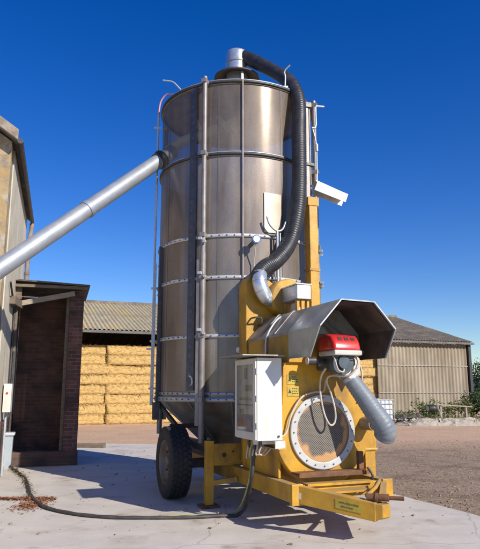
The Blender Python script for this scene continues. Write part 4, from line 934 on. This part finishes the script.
# end wall and right-hand cladding
b = MB(); z = -.05
for (z0, z1, of) in ((0, 1.32, .02), (1.28, 2.68, .03), (2.64, 3.98, .04)):
    corr(b, (XS, .02 - of, z0), (1, 0, 0), (0, 0, 1), LBN - XS, z1 - z0, .22, .03, (0, -1, 0), 1)
WL = b.build('cladding_wall', CLAD, BN, solid=.01, rim=False)
b = MB()
for z in (1.30, 2.66): b.box((XS + .02, -.070, z - .012), (LBN - .05, -.058, z + .012))
b.split('lap_rail', M('pale_lap', (.46, .42, .35), rough=.9), WL)
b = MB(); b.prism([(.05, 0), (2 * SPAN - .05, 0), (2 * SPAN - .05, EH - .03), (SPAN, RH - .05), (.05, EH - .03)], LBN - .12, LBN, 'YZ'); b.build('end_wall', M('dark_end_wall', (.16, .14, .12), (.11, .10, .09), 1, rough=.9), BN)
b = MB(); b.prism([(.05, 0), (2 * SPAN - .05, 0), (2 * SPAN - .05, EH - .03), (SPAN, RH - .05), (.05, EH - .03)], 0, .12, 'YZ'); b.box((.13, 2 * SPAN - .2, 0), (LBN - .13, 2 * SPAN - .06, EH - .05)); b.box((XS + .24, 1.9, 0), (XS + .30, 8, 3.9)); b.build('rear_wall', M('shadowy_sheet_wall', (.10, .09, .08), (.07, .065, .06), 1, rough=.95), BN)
b = MB(); b.box((LBN - .04, -.16, 0), (LBN + .12, .04, EH - .05)); b.build('corner_flashing', M('black_flashing', (.035, .035, .04), rough=.6), BN)
for x in (0.9, 6.2, 13.2, 19.6):
    b = MB(); b.box((x - .09, .05, 0), (x + .09, .3, EH - .12)); b.build('stanchion', M('post_concrete', (.30, .28, .24), (.22, .2, .17), 3, rough=.9), BN)
# straw bales: big rectangular, long side to the front
BL, BH, BD = 2.36, .414, 1.15
def bale_mesh(sd):
    r = random.Random(sd); b = MB(); nx, ny, nz = 26, 8, 5
    def pt(i, j, k):
        x, y, z = -BL / 2 + BL * i / nx, BD * j / ny, BH * k / nz
        v = Vector((x * 2.3 + sd * 7, y * 2.3, z * 5)); f = noise.noise(v) * .045 + noise.noise(v * 3.1) * .025 + noise.noise(v * 7) * .014
        c = Vector((x, y - BD / 2, z - BH / 2)); ex, ey, ez = abs(c.x) / (BL / 2), abs(c.y) / (BD / 2), abs(c.z) / (BH / 2)
        rd = 1 - .02 * ((ex > .97) + (ey > .97) + (ez > .97) - 1 if (ex > .97) + (ey > .97) + (ez > .97) > 1 else 0)
        groove = 0
        for g_ in (0, .5, 1):
            pass
        gz = 0     # mid crease
        d = Vector((c.x, c.y, c.z)); 
        out = Vector((d.x / BL, d.y / BD * 1.0, d.z / BH)).normalized()
        p_ = d * rd + out * f + Vector((0, gz if c.y < 0 else -gz, 0))
        return (p_.x, p_.y + BD / 2, p_.z + BH / 2)
    idx = {}; V = []
    def vi(i, j, k):
        if (i, j, k) not in idx: idx[(i, j, k)] = len(V); V.append(pt(i, j, k))
        return idx[(i, j, k)]
    Fc = []
    for i in range(nx):
        for k in range(nz):
            Fc.append((vi(i, 0, k), vi(i + 1, 0, k), vi(i + 1, 0, k + 1), vi(i, 0, k + 1))); Fc.append((vi(i, ny, k), vi(i, ny, k + 1), vi(i + 1, ny, k + 1), vi(i + 1, ny, k)))
        for j in range(ny):
            Fc.append((vi(i, j, 0), vi(i, j + 1, 0), vi(i + 1, j + 1, 0), vi(i + 1, j, 0))); Fc.append((vi(i, j, nz), vi(i + 1, j, nz), vi(i + 1, j + 1, nz), vi(i, j + 1, nz)))
    for j in range(ny):
        for k in range(nz):
            Fc.append((vi(0, j, k), vi(0, j, k + 1), vi(0, j + 1, k + 1), vi(0, j + 1, k))); Fc.append((vi(nx, j, k), vi(nx, j + 1, k), vi(nx, j + 1, k + 1), vi(nx, j, k + 1)))
    b.add(V, Fc, True)
    for i in range(260):      # loose stalks sticking out of the cut faces
        x, z = r.uniform(-BL / 2, BL / 2), r.choice((r.uniform(.02, BH - .02), r.uniform(.0, .07), BH - r.uniform(0, .06))); a = r.gauss(0, .5); l_ = r.uniform(.05, .16)
        p = Vector((x, r.uniform(-.03, .0), z)); d = Vector((math.cos(a), r.uniform(-.5, -.1), math.sin(a))) * l_
        n_ = Vector((-math.sin(a), 0, math.cos(a))) * .006; b.add([p - n_, p + n_, p + d + n_ * .3, p + d - n_ * .3], [(0, 1, 2, 3)])
    for i in range(90):
        x, y = r.uniform(-BL / 2, BL / 2), r.uniform(0, .5); a = r.uniform(0, 6.3); l_ = r.uniform(.06, .18)
        p = Vector((x, y, BH - .01)); d = Vector((math.cos(a) * l_, math.sin(a) * l_, r.uniform(.01, .07))); n_ = Vector((-math.sin(a), math.cos(a), 0)) * .007
        b.add([p - n_, p + n_, p + d + n_ * .3, p + d - n_ * .3], [(0, 1, 2, 3)])
    return b
proto = []
for s_ in range(3):
    o = bale_mesh(s_ + 1).build('straw_bale', STRAW); 
    proto.append(o)
ju = .0
def ebx(px_u, back):    # distance along the barn where pixel column px_u meets a line 'back' metres behind the eave
    a = (px_u - 240) / F_PX; 
    O = E0 + BKB * back
    # solve O + EB*s : x/y_cam = a ; depth along axis ~ y*cos + (1.2)*sin
    s_ = 0
    for _ in range(30):
        p = O + EB * s_; t = p.y * math.cos(TH) + .5 * math.sin(TH); s_ += (a * t - p.x) / .8
    return s_
xj = ebx(106.5, .45)
ROWN = ['bottom', 'second', 'third', 'fourth', 'fifth', 'sixth', 'seventh', 'top']; COLN = ['nearest the brick lean-to', 'just left of the dryer bin', 'third along, behind the bin', 'fourth along, behind the bin', 'fifth along, behind the dryer', 'sixth along, behind the dryer', 'beside the corrugated cladding']
xr = ebx(377, .45)
used = set(); r = random.Random(5)
for c_ in range(7):
    if c_ < 6: xc = xj + (c_ - .5) * (BL + .04)
    else: xc = XS + .22 - BL / 2
    for k in range(8):
        i = (c_ * 2 + k) % 3; o = proto[i] if i not in used else copy_tree(proto[i]); used.add(i)
        jx = r.uniform(-.05, .05) + (.10 if c_ == 0 and k in (4, 5) else 0) - (.09 if c_ == 1 and k in (2, 3) else 0); jy = r.uniform(-.06, .08)
        if c_ == 0 and k == 7: jy = .12
        if c_ == 6: jx *= .3; jy -= .24
        p = E0 + EB * (xc + jx) + BKB * (.42 + jy); o.location = (p.x, p.y, k * (BH + .004) + .005); o.rotation_euler = (0, 0, BANG + r.uniform(-.03, .03))
        if c_ == 5 and xc + BL / 2 > XS - .14 - BL: 
            p = E0 + EB * (XS - .14 - 1.5 * BL - .04) + BKB * (.42 + jy + 1.25); o.location = (p.x, p.y, k * (BH + .004) + .005)
        tag(o, f'straw bale in the {ROWN[k]} layer of the barn stack, {COLN[c_]}', 'straw bale', 'straw bales stacked in the barn')

# ================================================================== IBC TANK, BUSHES, RUBBLE, TREES
IB = empty('liquid_tank', (5.93, 26.6, 0), BANG, 'white caged liquid tank standing in front of the corrugated cladding behind the grey hose', 'tank')
b = MB(); b.box((-.48, -.48, .16), (.48, .48, 1.02)); b.build('container', IBCW, IB, bevel=.06)
b = MB(); b.tube([(0, 0, 1.02), (0, 0, 1.07)], .11, 16); b.build('cap', ELEC, IB)
b = MB()
for z in (.2, .42, .64, .86, 1.04):
    for s_ in (-1, 1): b.bar((-.52, s_ * .52, z), (.52, s_ * .52, z), .022); b.bar((s_ * .52, -.52, z), (s_ * .52, .52, z), .022)
for i in range(6):
    x = -.52 + .208 * i
    for s_ in (-1, 1): b.bar((x, s_ * .525, .16), (x, s_ * .525, 1.05), .018); b.bar((s_ * .525, x, .16), (s_ * .525, x, 1.05), .018)
b.build('cage', GALV, IB)
b = MB(); b.box((-.55, -.55, .10), (.55, .55, .15)); 
for x in (-.45, 0, .45): b.box((x - .07, -.54, .0), (x + .07, .54, .099))
b.build('pallet', OLDWOOD, IB)

def bush(name, x, y, rx, ry, h, n, mat, label, ls=.07, sd=1, cat='bush'):
    r = random.Random(sd); root = empty(name, (x, y, 0), r.uniform(0, 1), label, cat, 'bushes and weeds along the cladding')
    b = MB(); cl = []
    for i in range(14):
        a = r.uniform(0, 2 * PI); q = math.sqrt(r.random()); cl.append((Vector((rx * q * math.cos(a) * .8, ry * q * math.sin(a) * .8, h * r.uniform(.25, .8))), r.uniform(.25, .5) * min(rx, h)))
    for i in range(n):
        c, s_ = r.choice(cl); d = Vector((r.gauss(0, 1), r.gauss(0, 1), r.gauss(0, .9))).normalized() * s_ * r.random() ** .45; p = c + d
        if p.z < .02: p.z = r.uniform(.02, .2)
        u = Vector((r.gauss(0, 1), r.gauss(0, 1), r.gauss(0, .6))).normalized(); v = u.cross(Vector((r.gauss(0, 1), r.gauss(0, 1), r.gauss(0, 1)))).normalized(); L_ = ls * r.uniform(.6, 1.4)
        b.add([p - u * L_, p - v * L_ * .4, p + u * L_, p + v * L_ * .4], [(0, 1, 2, 3)])
    b.build('foliage', mat, root, fixn=False)
    b = MB()
    for i in range(9):
        c, s_ = cl[i]; b.tube([(c.x * .4, c.y * .4, 0), (c.x * .8, c.y * .8, c.z * .5), c], .012, 5)
    b.build('stems', BARK, root)
for args in (
    ('nettle_clump', 7.6, 28.9, .9, .5, .55, 900, LEAF1, 'low green nettle clump at the left end of the weeds under the cladding', .055, 1),
    ('nettle_clump', 8.9, 29.2, 1.1, .5, .85, 1300, LEAF1, 'green nettle clump just left of the black drum under the cladding', .06, 2),
    ('nettle_clump', 10.6, 30.0, .9, .5, .95, 1200, LEAF3, 'paler yellowish weeds between the black drum and the barn corner', .06, 3),
    ('bush', 12.0, 30.3, .9, .7, 1.5, 2000, LEAF2, 'dark leafy bush in front of the black barn corner', .065, 4),
    ('bush', 13.2, 29.6, 1.1, .8, 1.75, 2400, LEAF1, 'tallest green bush at the right edge beside the barn corner', .065, 5),
    ('bush', 12.4, 28.3, .9, .6, .8, 1200, LEAF2, 'low dark bush behind the right end of the rubble heap', .06, 6),
    ('bush', 14.8, 31.5, 1.2, .9, 1.6, 1800, LEAF2, 'dark bush beyond the tallest green bush, past the barn corner', .07, 7)):
    bush(*args)
# grass fringe
b = MB(); r = random.Random(31)
for i in range(2600):
    t = r.random(); x = 6.9 + 6.6 * t; y = 27.6 + 1.4 * t + r.gauss(0, .7); h = r.uniform(.08, .3); a = r.uniform(0, 6.3); l_ = r.uniform(-.1, .1)
    b.add([(x - .012 * math.cos(a), y - .012 * math.sin(a), 0), (x + .012 * math.cos(a), y + .012 * math.sin(a), 0), (x + l_, y + l_ * .5, h)], [(0, 1, 2)])
tag(b.build('rough_grass', LEAF3, fixn=False), 'rough dry grass growing between the rubble and the cladding', 'grass', kind='stuff')
# rubble heap
b = MB(); nx, ny = 70, 22; V = []; 
for i in range(nx + 1):
    for j in range(ny + 1):
        u, v = i / nx, j / ny; x = -3.2 + 6.4 * u; y = -1.0 + 2 * v
        h = max(0, (1 - (2 * v - 1) ** 2)) * max(0, 1 - (2 * u - 1) ** 4) * (.26 + .16 * noise.noise(Vector((x * 1.3, y * 1.3, 4))) + .10 * noise.noise(Vector((x * 4, y * 4, 1))) + .06 * noise.noise(Vector((x * 11, y * 11, 1)))) - .02
        V.append((x, y, h))
b.add(V, [(i * (ny + 1) + j, (i + 1) * (ny + 1) + j, (i + 1) * (ny + 1) + j + 1, i * (ny + 1) + j + 1) for i in range(nx) for j in range(ny)])
RBH = b.build('rubble_heap', RUB); RBH.location = (9.6, 26.1, 0); RBH.rotation_euler = (0, 0, .12)
tag(RBH, 'low heap of pale chalky rubble in front of the weeds at right', 'rubble heap')
b = MB(); r = random.Random(41)
for i in range(240):
    x, y = r.uniform(-3.1, 3.1), r.gauss(0, .6); s_ = r.choice((.03, .04, .06, .10)); z = .22 * max(0, 1 - y * y) 
    M4 = Matrix.Translation((x, y, z)) @ Matrix.Rotation(r.uniform(0, 3), 4, 'Z') @ Matrix.Rotation(r.uniform(0, 3), 4, 'X')
    V = [M4 @ (Vector(p) * s_ * r.uniform(.7, 1.2)) for p in ((1, 0, 0), (-1, 0, 0), (0, .8, 0), (0, -.8, 0), (0, 0, .7), (0, 0, -.7))]
    b.add(V, [(0, 2, 4), (2, 1, 4), (1, 3, 4), (3, 0, 4), (2, 0, 5), (1, 2, 5), (3, 1, 5), (0, 3, 5)])
b.build('stones', RUB, RBH)
# dark brush heap left of the rubble
b = MB(); r = random.Random(44)
for i in range(420):
    x, y = r.gauss(0, .5), r.gauss(0, .3); a = r.uniform(0, 6.3); l_ = r.uniform(.12, .4); z = abs(r.gauss(0, .16)) + .02
    b.bar((x, y, z), (x + l_ * math.cos(a), y + l_ * math.sin(a), max(.01, z + r.uniform(-.1, .14))), .018, .018)
o = b.build('brushwood_heap', M('grey_twigs', (.15, .135, .12), (.10, .09, .08), 9, rough=.95)); o.location = (7.35, 27.0, 0); tag(o, 'dark grey heap of twigs between the white tank and the rubble', 'brushwood', kind='stuff')
# black drum and plank
dm = empty('plastic_drum', (8.75, 27.9, .30), .25, 'small black plastic drum tipped on its side among the weeds', 'drum')
b = MB(); b.lathe([(0, -.25), (.15, -.25), (.17, -.23), (.17, -.08), (.18, -.06), (.18, .06), (.17, .08), (.17, .23), (.15, .25), (0, .25)], axis='X', n=24, c=(0, 0, .30)); b.build('shell', INK, dm)
b = MB(); b.lathe([(0, -.256), (.12, -.256), (.13, -.25)], axis='X', n=24, c=(0, 0, .30)); b.build('lid', WHITEP, dm)
b = MB(); b.bar((-1.0, 0, .78), (1.0, .1, .66), .14, .05); b.bar((-.6, .05, 0), (-.6, .05, .75), .08); b.bar((.7, .08, 0), (.7, .08, .66), .08); o = b.build('broken_rail', M('bleached_timber', (.36, .31, .24), (.28, .24, .19), 5, rough=.9)); o.location = (9.85, 28.4, 0); o.rotation_euler = (0, 0, .2)
tag(o, 'bleached broken timber rail standing in the weeds right of the black drum', 'rail')
b = MB(); b.bar((0, 0, .02), (.25, .05, .95), .05, .05); o = b.build('leaning_stake', RUB); o.location = (8.95, 27.2, 0); o.rotation_euler = (0, 0, 2.4); tag(o, 'pale stake leaning against the black drum', 'stake')

# distant trees
def tree(x, y, h, cr, label, sd):
    r = random.Random(sd); root = empty('broadleaf_tree', (x, y, 0), 0, label, 'tree', 'trees on the skyline')
    b = MB(); b.tube([(0, 0, 0), (.1, 0, h * .3), (0, .1, h * .7)], lambda i, m: h * .025 * (1 - i / m * .7), 8)
    cl = []
    for i in range(26):
        a = r.uniform(0, 2 * PI); q = math.sqrt(r.random()); zz_ = r.uniform(.28, .95); rr = cr * (1 - abs(zz_ - .55) * 1.3); c = Vector((rr * q * math.cos(a), rr * q * math.sin(a), h * zz_)); cl.append((c, r.uniform(.16, .30) * h))
        if i < 10: b.tube([(0, 0, h * .35), c * .5 + Vector((0, 0, h * .2)), c], h * .006, 5)
    b.build('trunk', BARK, root)
    b = MB()
    for i in range(2600):
        c, s_ = r.choice(cl); p = c + Vector((r.gauss(0, 1), r.gauss(0, 1), r.gauss(0, .8))).normalized() * s_ * r.random() ** .5
        u = Vector((r.gauss(0, 1), r.gauss(0, 1), r.gauss(0, .6))).normalized(); v = u.cross(Vector((r.gauss(0, 1), r.gauss(0, 1), r.gauss(0, 1)))).normalized(); L_ = .028 * h * r.uniform(.6, 1.4)
        b.add([p - u * L_, p - v * L_ * .6, p + u * L_, p + v * L_ * .6], [(0, 1, 2, 3)])
    b.build('crown', TREEG, root, fixn=False)
for i, (x, y, h, cr, lb) in enumerate(((36, 88, 5.4, 3.2, 'rounded dark tree on the skyline at the right edge, nearest the barn'), (41, 95, 5.0, 3.4, 'broad dark tree on the skyline, second to the right of the barn'), (47, 100, 6.4, 3.6, 'taller tree on the skyline, third to the right of the barn'), (52, 98, 5.2, 3.4, 'low spreading tree on the skyline, fourth to the right of the barn'), (32, 102, 5.6, 3.5, 'dark tree just beyond the barn corner on the skyline'))):
    tree(x, y, h, cr, lb, 60 + i)
# far hedge and wood
b = MB(); r = random.Random(77)
for i in range(9000):
    t = r.random(); x = -160 + 420 * t; y = 150 + r.gauss(0, 4); hh = 4.2 + 2.2 * noise.noise(Vector((x * .05, 0, 0))) + 1.2 * noise.noise(Vector((x * .2, 3, 0))); z = hh * r.random() ** .7
    u = Vector((r.gauss(0, 1), r.gauss(0, .5), r.gauss(0, .8))).normalized(); v = u.cross(Vector((r.gauss(0, 1), r.gauss(0, 1), r.gauss(0, 1)))).normalized(); L_ = r.uniform(.5, 1.1)
    b.add([(Vector((x, y, z)) - u * L_), Vector((x, y, z)) - v * L_ * .7, Vector((x, y, z)) + u * L_, Vector((x, y, z)) + v * L_ * .7], [(0, 1, 2, 3)])
tag(b.build('far_hedgerow', TREEG, fixn=False), 'long dark far hedgerow along the horizon', 'hedgerow', kind='stuff')
